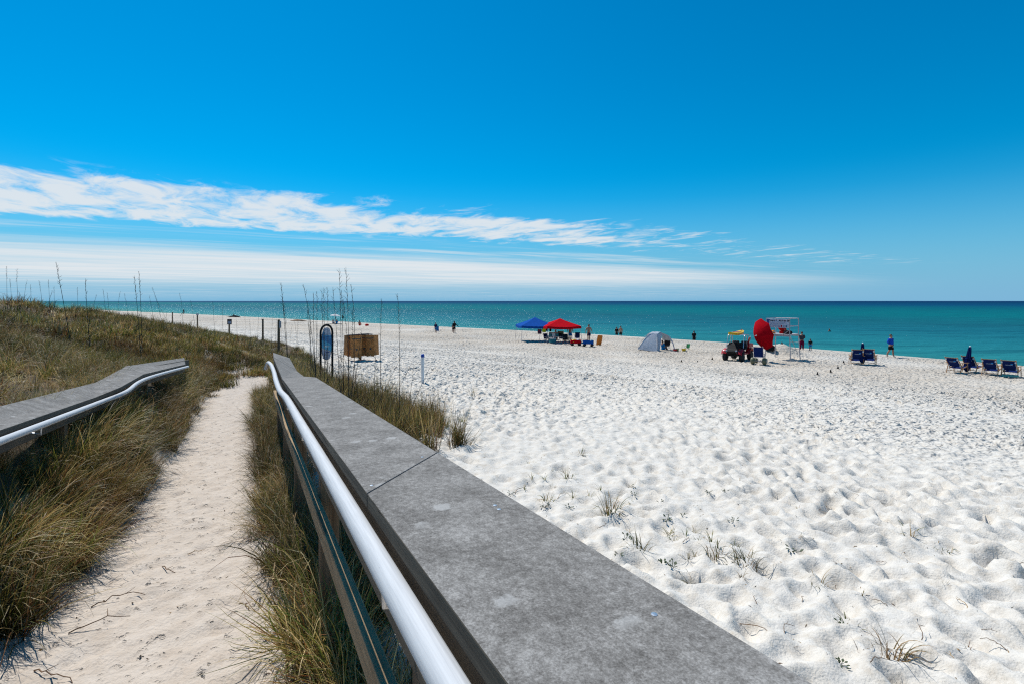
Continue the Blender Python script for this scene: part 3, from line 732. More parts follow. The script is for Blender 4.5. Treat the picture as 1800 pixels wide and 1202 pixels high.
# ------------------------------------------------------------------ dune grass (uncountable: one object per patch, clumps scattered by nodes)
GCOL = {'green': (0.125, 0.150, 0.022), 'olive': (0.225, 0.185, 0.038), 'tan': (0.46, 0.32, 0.12), 'brown': (0.27, 0.125, 0.038), 'dark': (0.045, 0.045, 0.014), 'straw': (0.62, 0.47, 0.22)}
def blades(rng, n, hmin, hmax, spread, width, arch, pal, seg=4, lean=(0, 0)):
    V, Fc, C = [], [], []
    for _ in range(n):
        a = rng.random() * 2 * math.pi; r0 = spread * math.sqrt(rng.random()); bx, by = math.cos(a) * r0, math.sin(a) * r0
        dirn = a + rng.normal(0, 0.8); h = rng.uniform(hmin, hmax); ar = arch * rng.uniform(0.25, 1.4); wd = width * rng.uniform(0.6, 1.3)
        curl = rng.uniform(0, 0.9); col = np.array(GCOL[pal[rng.integers(len(pal))]]) * rng.uniform(0.7, 1.25)
        dx, dy = math.cos(dirn) + lean[0], math.sin(dirn) + lean[1]; sx, sy = -math.sin(dirn), math.cos(dirn)
        tw = rng.normal(0, 0.5); ang = rng.uniform(0.05, 0.4); x = y = 0.0; z = -0.04; b = len(V); step = h / seg
        ox = 0.0
        for k in range(seg + 1):
            t = k / seg; ww = wd * (1 - t ** 1.6) * 0.5 + 0.0004
            V.append((bx + dx * ox - sx * ww, by + dy * ox - sy * ww, z)); V.append((bx + dx * ox + sx * ww, by + dy * ox + sy * ww, z + tw * ww))
            sh = 0.65 + 0.45 * t  # root shading painted into the blade colour, lighter towards the tip
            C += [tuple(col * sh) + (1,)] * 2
            ang2 = min(ang + ar * (t ** 1.3) * (1.2 + curl), 2.5); ox += math.sin(ang2) * step; z += math.cos(ang2) * step
        for k in range(seg): Fc.append((b + 2 * k, b + 2 * k + 1, b + 2 * k + 3, b + 2 * k + 2))
    return V, Fc, C
GRASS_SRC = bpy.data.collections.new('grass_sources')
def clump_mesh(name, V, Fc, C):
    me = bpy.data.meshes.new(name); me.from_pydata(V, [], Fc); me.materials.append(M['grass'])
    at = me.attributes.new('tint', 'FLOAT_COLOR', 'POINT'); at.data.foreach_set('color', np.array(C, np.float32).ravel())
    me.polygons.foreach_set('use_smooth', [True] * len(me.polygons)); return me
def make_sources(colname, specs):
    c = bpy.data.collections.new(colname)
    for i, sp_ in enumerate(specs):
        V, Fc, C = blades(np.random.default_rng(100 + i + len(colname)), **sp_)
        o = bpy.data.objects.new('%s_%02d' % (colname, i), clump_mesh(colname, V, Fc, C)); c.objects.link(o)
    return c
P_mix = ['green', 'olive', 'olive', 'tan', 'brown', 'brown', 'dark', 'straw']; P_dry = ['tan', 'tan', 'brown', 'brown', 'straw', 'straw', 'olive', 'dark']; P_grn = ['green', 'green', 'olive', 'olive', 'dark', 'tan']
near_src = make_sources('near_clump', [
    dict(n=80, hmin=.35, hmax=.75, spread=.10, width=.0075, arch=1.1, pal=P_mix, seg=6), dict(n=80, hmin=.30, hmax=.70, spread=.12, width=.007, arch=1.5, pal=P_dry, seg=6),
    dict(n=80, hmin=.35, hmax=.80, spread=.10, width=.0075, arch=0.8, pal=P_grn, seg=6), dict(n=90, hmin=.20, hmax=.50, spread=.16, width=.006, arch=1.9, pal=P_dry, seg=6),
    dict(n=80, hmin=.30, hmax=.65, spread=.13, width=.007, arch=1.3, pal=P_mix, seg=6), dict(n=80, hmin=.35, hmax=.70, spread=.11, width=.0075, arch=1.0, pal=P_grn + P_dry, seg=6)])
upright_src = make_sources('upright_clump', [
    dict(n=46, hmin=.35, hmax=.85, spread=.13, width=.009, arch=0.35, pal=P_grn + ['straw', 'straw', 'brown'], seg=5), dict(n=46, hmin=.30, hmax=.75, spread=.14, width=.009, arch=0.6, pal=P_mix, seg=5),
    dict(n=50, hmin=.25, hmax=.6, spread=.16, width=.009, arch=0.9, pal=P_dry, seg=5), dict(n=40, hmin=.4, hmax=.95, spread=.12, width=.009, arch=0.3, pal=P_grn + P_dry, seg=5)])
far_src = make_sources('far_clump', [
    dict(n=110, hmin=.22, hmax=.55, spread=.34, width=.017, arch=0.9, pal=P_mix, seg=3), dict(n=110, hmin=.15, hmax=.42, spread=.36, width=.017, arch=1.5, pal=P_dry, seg=3),
    dict(n=110, hmin=.22, hmax=.55, spread=.34, width=.016, arch=0.8, pal=P_grn, seg=3), dict(n=110, hmin=.2, hmax=.45, spread=.36, width=.017, arch=1.2, pal=P_mix + P_dry, seg=3)])
def gn_scatter(name, pts, srccol, label, cat='grass'):
    """pts: rows of x, y, z, rotz, tiltx, tilty, scale, index"""
    pts = np.array(pts, float); me = bpy.data.meshes.new(name); me.vertices.add(len(pts)); me.vertices.foreach_set('co', pts[:, :3].astype(np.float32).ravel())
    a1 = me.attributes.new('rot', 'FLOAT_VECTOR', 'POINT'); a1.data.foreach_set('vector', pts[:, [4, 5, 3]].astype(np.float32).ravel())
    a2 = me.attributes.new('scl', 'FLOAT', 'POINT'); a2.data.foreach_set('value', pts[:, 6].astype(np.float32))
    a3 = me.attributes.new('idx', 'INT', 'POINT'); a3.data.foreach_set('value', pts[:, 7].astype(np.int32))
    o = bpy.data.objects.new(name, me); COL.objects.link(o)
    g = bpy.data.node_groups.new(name + '_nodes', 'GeometryNodeTree')
    g.interface.new_socket('Geometry', in_out='INPUT', socket_type='NodeSocketGeometry'); g.interface.new_socket('Geometry', in_out='OUTPUT', socket_type='NodeSocketGeometry')
    gi, go = g.nodes.new('NodeGroupInput'), g.nodes.new('NodeGroupOutput'); ip = g.nodes.new('GeometryNodeInstanceOnPoints')
    ci = g.nodes.new('GeometryNodeCollectionInfo'); ci.inputs[0].default_value = srccol; ci.inputs[1].default_value = True; ci.inputs[2].default_value = True
    def na(nm, t):
        n = g.nodes.new('GeometryNodeInputNamedAttribute'); n.data_type = t; n.inputs[0].default_value = nm; return n.outputs[0]
    er = g.nodes.new('FunctionNodeEulerToRotation'); g.links.new(na('rot', 'FLOAT_VECTOR'), er.inputs[0])
    g.links.new(gi.outputs[0], ip.inputs['Points']); g.links.new(ci.outputs[0], ip.inputs['Instance']); ip.inputs['Pick Instance'].default_value = True
    g.links.new(na('idx', 'INT'), ip.inputs['Instance Index']); g.links.new(er.outputs[0], ip.inputs['Rotation']); g.links.new(na('scl', 'FLOAT'), ip.inputs['Scale'])
    g.links.new(ip.outputs[0], go.inputs[0])
    md = o.modifiers.new('scatter', 'NODES'); md.node_group = g
    o['kind'] = 'stuff'; o['label'] = label; o['category'] = cat; return o
def rows(x, y, tilt=0.2, smin=.7, smax=1.2, nsrc=6, sink=0.0, idx=None, rng=RNG, tx=0.0, ty=0.0):
    n = len(x); z = ground_h(np.asarray(x), np.asarray(y)) - sink
    return np.stack([x, y, z, rng.uniform(0, 6.283, n), rng.normal(0, tilt, n) + tx, rng.normal(0, tilt, n) + ty, rng.uniform(smin, smax, n), rng.integers(0, nsrc, n) if idx is None else idx], 1)
def scatter_su(n, s0, s1, u0, u1):
    s_ = RNG.uniform(s0, s1, n); u_ = RNG.uniform(u0, u1, n); return E1[0] * s_ + E2[0] * u_, E1[1] * s_ + E2[1] * u_, s_, u_
# inside the left railing, leaning over the path
x_, y_, s_, u_ = scatter_su(640, 1.2, 17, -1.75, -0.98)
k_ = (u_ < -1.02 - 0.12 * np.sin(s_ * 1.9) + 0.10 * vnoise(s_ * 1.3, s_ * 0, 3)) | (s_ > 9)
k_ &= (u_ > -1.42) & (s_ > 4.5 + 0.5 * (vnoise(u_ * 3, s_ * 2, 9) - .5)) & ((u_ < -1.25) | (s_ > 5.6) | (RNG.random(640) < .3))
gn_scatter('dune_grass', np.concatenate([rows(x_[k_], y_[k_], 0.28, .5, .82), rows(*scatter_su(190, 3.5, 7.0, -1.36, -1.08)[:2], 0.3, .55, .85), rows(*scatter_su(170, 3.4, 9.0, -1.8, -1.3)[:2], 0.3, .36, .52)]), near_src, 'olive and brown grass hanging over the sandy path below the half buried railing')
# behind the left railing: matted dry grass, close
x_, y_, s_, u_ = scatter_su(1500, 0.5, 15, -7.5, -1.88)
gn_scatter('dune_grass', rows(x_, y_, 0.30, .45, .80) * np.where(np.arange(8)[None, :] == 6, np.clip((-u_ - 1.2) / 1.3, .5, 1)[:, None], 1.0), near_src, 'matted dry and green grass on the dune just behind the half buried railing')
# rest of the dune
n_ = 16000
x_ = RNG.uniform(-75, -1, n_); y_ = RNG.uniform(2, 95, n_)
D2, s2, u2, ip2, du2, sh2 = masks(x_, y_)
pat = vnoise(x_ * 0.35, y_ * 0.35, 200) + 0.5 * vnoise(x_ * 0.9, y_ * 0.9, 210)
keep = (du2 > 0.5) & (((u2 < -5.5) | (s2 > 14)) & (u2 < 3.2)) & (np.abs(x_) < y_ * 1.15 + 3) & (pat > 0.34) & (y_ > 1.08 * np.abs(x_) - 6)
keep &= (RNG.random(n_) < np.clip((D2 - 39) / 10, 0.08, 1)) & (RNG.random(n_) < np.clip(30 / np.hypot(x_, y_), 0.45, 1))
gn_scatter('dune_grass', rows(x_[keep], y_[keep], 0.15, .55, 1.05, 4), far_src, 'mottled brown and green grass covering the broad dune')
# beyond the end of the path
x_, y_, s_, u_ = scatter_su(760, 15.0, 27, -5, 2.4)
k_ = ~((np.abs(u_ + 0.1) < 0.55) & (s_ < 18.0)) & (RNG.random(760) < np.clip(1.25 - (s_ - 15) / 13, 0.1, 1))
xa, ya, sa_, ua = scatter_su(330, 13.2, 20, -3.4, 0.7)
ka = ~((np.abs(ua + 0.25 - 0.10 * (sa_ - 13)) < 0.50) & (sa_ < 16.6)); ka &= ~((ua > -0.75) & (sa_ < 14.6))
x_ = np.concatenate([x_[k_], xa[ka]]); y_ = np.concatenate([y_[k_], ya[ka]])
gn_scatter('dune_grass', rows(x_, y_, 0.18, .4, .72, 4), far_src, 'thin yellowish grass on the low hummock where the path ends')
# right railing: inside foot and the bank outside
x_, y_, s_, u_ = scatter_su(380, 1.2, 13.5, 0.06, 0.50)
k_ = (RNG.random(380) < np.clip((s_ - 1.8) / 2.4, 0.10, 1)) & ((s_ > 3.2) | (u_ > .2))
rr = rows(x_[k_], y_[k_], 0.35, .42, .78)
x_, y_, s_, u_ = scatter_su(170, 0.2, 5.0, 0.42, 1.5); xb, yb, sb_, ub = scatter_su(60, 0.6, 4.0, 0.20, 0.42)
rr = np.concatenate([rr, rows(x_, y_, 0.3, .5, .95, idx=np.array([1, 3, 4] * 60)[:170]), rows(xb, yb, 0.4, .45, .95)])
gn_scatter('dune_grass', rr, near_src, 'long thin grass growing through the foot of the beach side railing')
x_, y_, s_, u_ = scatter_su(1150, 6.5, 17.5, 0.62, 4.1)
lim = np.interp(s_, [6.5, 8.2, 9.3, 11.5, 14, 17.5], [0.75, 1.9, 3.5, 3.85, 3.5, 2.8]) + 0.45 * (vnoise(s_ * 1.4, u_ * 1.4, 77) - 0.5)
k_ = (u_ < lim) & ((vnoise(x_ * 1.3, y_ * 1.3, 88) > 0.36) | (u_ < 1.2))
gn_scatter('dune_grass', rows(x_[k_], y_[k_], 0.16, .5, 1.2, 4), upright_src, 'tall dark grass clump on the sand outside the beach side railing')

# ------------------------------------------------------------------ single tufts, sprigs and twigs on the white sand
def tuft(px, py, label, n, h, pal, arch=1.0, spread=.05, width=.006, group=None, seed=0):
    V, Fc, C = blades(np.random.default_rng(seed + 500), n, h * .5, h, spread, width, arch, pal, 6)
    o = bpy.data.objects.new('grass_tuft', clump_mesh('grass_tuft', V, Fc, C)); COL.objects.link(o)
    o.location = gp(px, py, -0.005); o.rotation_euler = (0, 0, seed * 1.7); return tag(o, label, 'grass', group)
tufts = [(1075, 905, 'loose green and dry tuft beside the long grey cap board splice side sand', 30, .34), (1125, 972, 'upright thin green tuft near the grey railing cap', 14, .30),
         (1260, 978, 'dense upright olive tuft among small dark weeds', 22, .26), (1222, 1015, 'short bent green tuft hard by the cap edge', 12, .22),
         (1312, 995, 'sprawling green tuft with a dry orange stem', 26, .26), (1597, 945, 'small three bladed tuft alone on footprinted sand', 6, .20),
         (1568, 1150, 'wide tuft with curled green blades beside forked dry sticks', 20, .34), (1438, 1030, 'broken flat green blade tuft', 5, .22),
         (1000, 842, 'thin pale tuft above the railing cap', 10, .28), (1020, 800, 'short spiky grey tuft further up the sand', 9, .24), (780, 752, 'green outlier tuft at the tip of the grass clump', 26, .42),
         (812, 742, 'thin outlier tuft on sand past the grass clump', 10, .36), (830, 700, 'single leaning green shoot on open sand', 4, .45), (1495, 1100, 'little low green tuft between heel marks', 5, .14),
         (1660, 965, 'tiny tuft in a sunny footprint', 7, .12), (960, 884, 'flat weedy tuft against the cap board', 16, .20)]
tufts[0] = (1075, 905, 'loose half dry tuft with long arching blades on the sand', 30, .34)
for i, (px, py, lb, n, h) in enumerate(tufts): tuft(px, py, lb, int(n * 1.6) + 2, h * 1.1, ['green', 'green', 'olive', 'tan'] if i % 3 else ['green', 'green', 'olive', 'straw', 'tan'], 1.2, .06 + .002 * n, .010, None, i)

for k in range(26):
    px = random.uniform(900, 1380); py = 815 + (px - 860) * .40 + random.uniform(-35, 30)
    tuft(px, py, 'sparse green sprout of a few short blades beside the railing cap', 9, random.uniform(.12, .24), ['green', 'green', 'olive', 'straw'], 1.2, .018, .008, 'sparse sprouts along the railing cap', 60 + k)
for k in range(14):
    px = random.uniform(1350, 1800); py = random.uniform(880, 1190)
    tuft(px, py, 'tiny sprout of thin blades out on the footprinted sand', 7, random.uniform(.06, .14), ['green', 'olive', 'tan', 'brown'], 1.2, .012, .006, 'tiny sprouts on the open sand', 120 + k)
def sprig_mesh(seed):
    rng = np.random.default_rng(seed); mb = MB()
    for k in range(int(rng.integers(5, 11))):
        a = rng.random() * 6.283; r = rng.uniform(.01, .07); c = Vector((math.cos(a) * r, math.sin(a) * r, rng.uniform(.005, .04)))
        l = rng.uniform(.02, .045); t = Vector((math.cos(a + .5), math.sin(a + .5), rng.uniform(-.2, .8))).normalized(); sd = t.cross(Vector((0, 0, 1))).normalized() * l * .35
        rows_ = [[c - sd * .1, c + sd * .1], [c + t * l * .5 - sd, c + t * l * .5 + sd], [c + t * l - sd * .1, c + t * l + sd * .1]]
        mb.sheet(rows_, 0.003); mb.tube([(0, 0, -.01), c], [.003, .002], 4)
    return mb
sprigs = [(1165, 990), (1115, 872), (897, 872), (1100, 952), (1475, 1172), (1478, 1105), (1110, 862), (1160, 886), (1172, 918), (1250, 862), (1275, 868), (1245, 870), (958, 892), (1076, 912), (1090, 986), (1182, 1000), (1396, 976), (1200, 905), (1000, 895), (1290, 922)]
sprig_src = [sprig_mesh(i).build('weed_sprig', 'weed') for i in range(4)]
for i, (px, py) in enumerate(sprigs):
    if i < 4: o = sprig_src[i]
    else: o = sprig_src[i % 4].copy(); COL.objects.link(o)
    o.location = gp(px, py, -0.006); o.rotation_euler = (0, 0, i * 1.3); o.scale = (random.uniform(.7, 1.25),) * 3
    tag(o, 'small dark green weed sprig lying on the white sand', 'weed', 'dark weed sprigs scattered on the sand')
def twig_mesh(seed, L, r):
    rng = np.random.default_rng(seed); pts = []; x = y = 0.0; a = 0.0; n = 9
    for k in range(n):
        z = 0.004 + .10 * L * math.sin(math.pi * k / (n - 1)) * rng.uniform(.4, 1.2); pts.append((x, y, z)); a += rng.normal(0, .32); x += math.cos(a) * L / n; y += math.sin(a) * L / n
    mb = MB(); mb.tube(pts, [r * (1 - .55 * k / n) for k in range(n)], 5)
    j = int(rng.integers(3, 7)); b = Vector(pts[j]); mb.tube([b, b + Vector((math.cos(a + 1), math.sin(a + 1), .35)) * L * .16], [r * .6, r * .3], 4); return mb
twigs = [(1300, 1092, .62), (1700, 1075, .2), (1745, 990, .22), (1770, 1155, .2), (1620, 1140, .28), (1585, 1165, .25), (1380, 1120, .2), (1650, 1030, .18), (1560, 1075, .16), (1500, 960, .12), (1540, 985, .14),
         (1410, 1060, .12), (1470, 1040, .11), (1350, 1010, .2), (1200, 960, .2), (1050, 930, .25), (905, 868, .5), (980, 880, .3), (1725, 1120, .12), (1440, 905, .12), (1640, 895, .12), (1510, 880, .1), (760, 785, .4), (740, 792, .35), (800, 772, .3),
         (1300, 850, .15), (1540, 905, .14), (1700, 900, .1), (1790, 1010, .2), (1690, 1180, .18), (1530, 1185, .2), (1365, 1165, .22), (1330, 1065, .16), (330, 975, .12), (285, 1000, .22), (120, 1120, .3), (60, 1180, .3), (200, 930, .35), (160, 1070, .3), (420, 1060, .2)]
for i, (px, py, L) in enumerate(twigs):
    onpath = px < 500
    o = twig_mesh(900 + i, L * 1.0, .0035 if L > .18 else .003).build('dry_twig', 'strawm' if i % 4 == 1 else 'twig'); o.location = gp(px, py, 0.0); o.rotation_euler = (0, 0, -.5 + 1.1 * ((i * 0.618) % 1) * 2.2)
    if onpath: tag(o, 'thin dry stem lying across the beige path sand', 'twig', 'dry stems on the path')
    elif L > .45: tag(o, ['long arching brown stem lying on white footprinted sand', 'long brown stem lying by the far edge of the railing cap'][px < 1000], 'twig')
    elif i % 4 == 1: tag(o, 'short straw coloured stem lying on the white sand', 'twig', 'straw stems scattered on the beach sand')
    elif L >= .2: tag(o, 'crooked brown twig about a hand long lying on the white sand', 'twig', 'longer dry twigs scattered on the beach sand')
    else: tag(o, 'tiny dry brown twig lying on the white sand', 'twig', 'tiny dry twigs scattered on the beach sand')

# crumbs of dead leaf, root and shell all over the near sand: uncountable
mb = MB(); rc_ = np.random.default_rng(77)
cx_ = np.concatenate([rc_.uniform(-2, 12, 1500), rc_.uniform(-6, 1.2, 500)]); cy_ = np.concatenate([rc_.uniform(2.8, 16, 1500), rc_.uniform(1.8, 12, 500)])
sC, uC = su(cx_, cy_); okc = ((uC > 2.2) | ((uC > -1.0) & (uC < 0.2))) & (rc_.random(2000) < np.where(uC < 1, 1.0, np.clip(1.5 - uC / 8, .15, 1)))
cx_, cy_ = cx_[okc], cy_[okc]; cz_ = ground_h(cx_, cy_)
for x0, y0, z0 in zip(cx_, cy_, cz_):
    L = rc_.uniform(.008, .045); a_ = rc_.random() * 6.283; w_ = rc_.uniform(.0015, .006); d_ = Vector((math.cos(a_), math.sin(a_), rc_.normal(0, .25))); s_v = Vector((-math.sin(a_), math.cos(a_), 0)) * w_; c = Vector((x0, y0, z0 + .004))
    b = len(mb.v); mb.v += [c - d_ * L / 2, c + s_v, c + d_ * L / 2 + Vector((0, 0, .004)), c - s_v, c + Vector((0, 0, w_ * 1.4))]
    for f_ in ((0, 1, 4), (1, 2, 4), (2, 3, 4), (3, 0, 4)): mb.face([b + k for k in f_], int(rc_.integers(0, 3)))
dbr = mb.build('sand_litter', ['twig', 'stalk', 'strawm']); dbr['kind'] = 'stuff'; dbr['label'] = 'crumbs of dead leaf and stem scattered over the sand'; dbr['category'] = 'litter'

# ------------------------------------------------------------------ sea oat stalks
def stalk(px, base_py, top_px, top_py, d, label, group, r=.0045, seed=0, head=True):
    rng = np.random.default_rng(seed + 40); b = P3(px, base_py, d); b.z = gz(b.x, b.y) - .03; t = P3(top_px, top_py, d + rng.uniform(-.3, .3))
    n = 9; bend = Vector((rng.normal(0, .04), rng.normal(0, .04), 0)) * (t - b).length
    pts = [b.lerp(t, k / n) + bend * (k / n) * (1 - k / n) * 2 for k in range(n + 1)]
    root = thing('sea_oat_stalk', label, 'stalk', tuple(b), 0, group)
    loc = [p_ - b for p_ in pts]
    mb = MB(); mb.tube(loc, [r * (1 - .72 * k / n) for k in range(n + 1)], 5); mb.build('stem', 'stalk', root, smooth=True)
    if head:
        mb = MB(); L = (t - b).length
        for k in range(14):
            f = .72 + .27 * k / 14; c = loc[0].lerp(loc[-1], f) + bend * f * (1 - f) * 2; dr = Vector((rng.normal(0, 1), rng.normal(0, 1), 1.5)).normalized() * L * .03
            mb.tube([c, c + dr], [r * .55, r * .25], 3)
        mb.build('seed_head', 'stalk', root)
    for k in range(2):
        f = rng.uniform(.12, .4); c = loc[0].lerp(loc[-1], f); aa = rng.random() * 6.283; Lb = (t - b).length * rng.uniform(.14, .24)
        mb = MB(); mb.tube([c, c + Vector((math.cos(aa) * .4, math.sin(aa) * .4, .8)) * Lb * .6, c + Vector((math.cos(aa), math.sin(aa), .7)) * Lb], [r * .6, r * .5, r * .15], 4); mb.build('leaf', 'stalk', root)
    return root
g1 = 'tall dry stalks on the dune skyline'; l1 = 'tall thin dry stalk standing up from the dune skyline grass'
i = 0
for (px, tp, ty, d) in ((128, 98, 461, 11), (160, 150, 490, 12), (248, 236, 485, 13), (250, 244, 477, 13.5), (14, 12, 468, 16), (20, 17, 490, 17), (38, 30, 472, 16), (53, 53, 500, 18), (74, 68, 493, 17), (88, 85, 492, 18), (97, 95, 503, 19), (137, 136, 505, 18), (188, 181, 508, 20),
                       (192, 188, 514, 20), (210, 212, 512, 21), (225, 218, 516, 20), (286, 267, 505, 19), (305, 272, 520, 20), (318, 315, 515, 21), (345, 335, 528, 22), (378, 374, 530, 23), (395, 392, 534, 24), (270, 262, 520, 22), (42, 48, 492, 19), (78, 92, 511, 19), (160, 170, 518, 20)):
    i += 1; big = i <= 4
    stalk(px, 0, tp, ty, d, ['tall dark curved stalk towering over the dune behind the half buried railing', 'tall straight stalk next to the curved one on the dune', 'one of two tall stalks close together on the dune slope', 'one of two tall stalks close together on the dune slope'][i - 1] if big else l1,
          'pair of tall stalks on the dune slope' if i in (3, 4) else (None if big else g1), .009 if big else .0065, i)
g2 = 'tall dry stalks round the printed board sign'; l2 = 'tall thin dry stalk among those standing round the printed board sign'
for (px, bp, tp, ty, d) in ((512, 640, 494, 497, 11), (505, 640, 496, 520, 11.5), (556, 650, 533, 500, 11), (560, 650, 551, 515, 11.5), (552, 650, 557, 512, 12), (570, 655, 569, 506, 12), (572, 655, 575, 505, 12), (598, 660, 596, 472, 10.5), (612, 662, 608, 470, 10.5), (609, 662, 617, 500, 10.5),
                           (600, 660, 585, 505, 11), (604, 660, 600, 510, 11.5), (562, 650, 540, 545, 11), (672, 672, 671, 525, 11), (700, 680, 699, 516, 10.5), (610, 660, 603, 528, 11), (618, 660, 636, 582, 11), (585, 650, 566, 508, 12), (640, 668, 620, 545, 10.8), (657, 670, 660, 612, 10.8), (545, 650, 546, 560, 12)):
    i += 1; stalk(px, bp, tp, ty, d, l2, g2, .0085, i)
g3 = 'slanting dry stalks over the grass clump'
for (px, bp, tp, ty, d) in ((640, 690, 718, 602, 10), (690, 715, 766, 623, 9.5), (660, 700, 725, 635, 10), (745, 735, 765, 676, 9.6), (720, 730, 728, 640, 9.8)):
    i += 1; stalk(px, bp, tp, ty, d, 'dry stalk leaning out over the sand from the tall grass clump', g3, .0065, i, head=False)
g4 = 'short stalks along the low hummock'
for k in range(16):
    px = 420 + k * 11 + random.uniform(-4, 4); i += 1
    stalk(px, 0, px + random.uniform(-5, 5), 552 + .12 * (px - 420) + random.uniform(-8, 10), 20 + random.uniform(-2, 2), 'short thin stalk on the low grassy hummock beyond the path end', g4, .005, i)
#@@PART3@@
# ------------------------------------------------------------------ people
def person(label, loc, rotz, h=1.75, pose='stand', top=None, bottom='t_navy', skin='skin', hair='hair', arms='down', longhair=False, sleeves=True, long_legs=False, skirt=False, group=None, tilt=0.0):
    root = thing('person', label, 'person', tuple(loc), rotz, group)
    J = {}
    def sj(n, l, r=None): J[n + '.l'] = Vector(l); J[n + '.r'] = Vector((-l[0], l[1], l[2])) if r is None else Vector(r)
    J['pelvis'] = Vector((0, 0, .53)); J['waist'] = Vector((0, -.004, .61)); J['chest'] = Vector((0, 0, .73)); J['neckb'] = Vector((0, .006, .815)); J['neck'] = Vector((0, 0, .855))
    sj('hip', (.052, 0, .495)); sj('knee', (.058, -.012, .28)); sj('calf', (.058, .008, .20)); sj('ankle', (.058, .012, .042)); sj('toe', (.068, -.075, .018))
    sj('shoulder', (.105, .004, .795)); sj('elbow', (.135, .016, .635)); sj('wrist', (.140, -.03, .495))
    if pose == 'walk':
        J['knee.l'] = Vector((.055, -.06, .285)); J['calf.l'] = Vector((.055, -.055, .20)); J['ankle.l'] = Vector((.055, -.085, .045)); J['toe.l'] = Vector((.062, -.17, .025))
        J['knee.r'] = Vector((-.055, .03, .285)); J['calf.r'] = Vector((-.055, .085, .215)); J['ankle.r'] = Vector((-.055, .135, .085)); J['toe.r'] = Vector((-.062, .075, .02))
    if pose in ('sit', 'chair'):
        drop = .455 if pose == 'sit' else .28
        for k in list(J):
            if k.split('.')[0] in ('pelvis', 'waist', 'chest', 'neckb', 'neck', 'hip', 'shoulder', 'elbow', 'wrist'): J[k] = J[k] - Vector((0, 0, drop))
        for k, y in (('chest', .03), ('neckb', .04), ('neck', .02)): J[k].y += y
        if pose == 'sit': sj('knee', (.07, -.185, .20)); sj('calf', (.068, -.21, .12)); sj('ankle', (.062, -.25, .035)); sj('toe', (.07, -.33, .018))
        else: sj('knee', (.075, -.215, .235)); sj('calf', (.072, -.225, .16)); sj('ankle', (.07, -.22, .035)); sj('toe', (.075, -.31, .012))
        sj('elbow', tuple(J['elbow.l'] + Vector((.01, -.05, 0)))); sj('wrist', tuple(J['elbow.l'] + Vector((-.03, -.11, -.03))))
    if arms == 'hips': sj('elbow', (.185, .03, .655)); sj('wrist', (.105, -.035, .565))
    if arms == 'fold': sj('elbow', (.145, -.02, .645)); sj('wrist', (.03, -.085, .665))
    if arms == 'out': sj('elbow', (.165, .0, .655)); sj('wrist', (.185, -.05, .535))
    if arms == 'carry': J['elbow.r'] = Vector((-.15, -.03, .64)); J['wrist.r'] = Vector((-.15, -.14, .62))
    if tilt:
        for k in J:
            if k.split('.')[0] in ('waist', 'chest', 'neckb', 'neck', 'shoulder', 'elbow', 'wrist'): J[k].y -= (J[k].z - J['pelvis'].z) * tilt
    hd = J['neck'] + Vector((0, -.008, .045)); J['jaw'] = hd + Vector((0, -.012, -.02)); J['head'] = hd + Vector((0, 0, .03)); J['crown'] = hd + Vector((0, .006, .075))
    edges = [('pelvis', 'waist'), ('waist', 'chest'), ('chest', 'neckb'), ('neckb', 'neck'), ('neck', 'jaw'), ('jaw', 'head'), ('head', 'crown')]
    rad = dict(pelvis=(.085, .062), waist=(.072, .052), chest=(.092, .062), neckb=(.05, .042), neck=(.030, .032), jaw=(.036, .042), head=(.046, .054), crown=(.030, .036),
               hip=(.052, .055), knee=(.033, .034), calf=(.034, .036), ankle=(.020, .022), toe=(.022, .014), shoulder=(.038, .040), elbow=(.024, .024), wrist=(.016, .013))
    for sd in '.l', '.r':
        edges += [('pelvis', 'hip' + sd), ('hip' + sd, 'knee' + sd), ('knee' + sd, 'calf' + sd), ('calf' + sd, 'ankle' + sd), ('ankle' + sd, 'toe' + sd), ('neckb', 'shoulder' + sd), ('shoulder' + sd, 'elbow' + sd), ('elbow' + sd, 'wrist' + sd)]
        d = (J['wrist' + sd] - J['elbow' + sd]).normalized(); J['palm' + sd] = J['wrist' + sd] + d * .042; edges.append(('wrist' + sd, 'palm' + sd)); rad['palm'] = (.018, .012)
        side = d.cross(Vector((1, 0, 0))); side = side.normalized() if side.length > .1 else Vector((0, 1, 0))
        for k in range(5):
            o_ = (k - 2) * .0085; nm = 'finger%d' % k
            if k == 0: J[nm + sd] = J['wrist' + sd] + d * .035 - side * .026
            else: J[nm + sd] = J['palm' + sd] + d * (.040 + (.008 if k in (2, 3) else 0)) + side * o_
            edges.append(('palm' + sd, nm + sd)); rad[nm] = (.0052, .0052)
    def skinned(name, keys, mat, grow=1.0, pad=0.0, root_key=None, radf=None):
        ks = sorted({k for e_ in keys for k in e_}); ix = {k: i for i, k in enumerate(ks)}
        me = bpy.data.meshes.new(name); me.from_pydata([tuple(J[k] * h) for k in ks], [(ix[a_], ix[b_]) for a_, b_ in keys], []); me.materials.append(M[mat])
        o = bpy.data.objects.new(name, me); COL.objects.link(o); o.parent = root
        md = o.modifiers.new('skin', 'SKIN'); md.use_smooth_shade = True
        for k, i in ix.items():
            r_ = rad.get(k.split('.')[0], (.02, .02)) if radf is None or k not in radf else radf[k]
            me.skin_vertices[0].data[i].radius = ((r_[0] * grow + pad) * h, (r_[1] * grow + pad) * h)
        me.skin_vertices[0].data[ix[root_key or ks[0]]].use_root = True
        sb = o.modifiers.new('sub', 'SUBSURF'); sb.levels = 1; sb.render_levels = 1
        return o
    skinned('body', edges, skin, 1.17, 0, 'pelvis')
    # hair: a cap over the back and crown of the head
    mb = MB(); c = J['head'] * h; n = 12
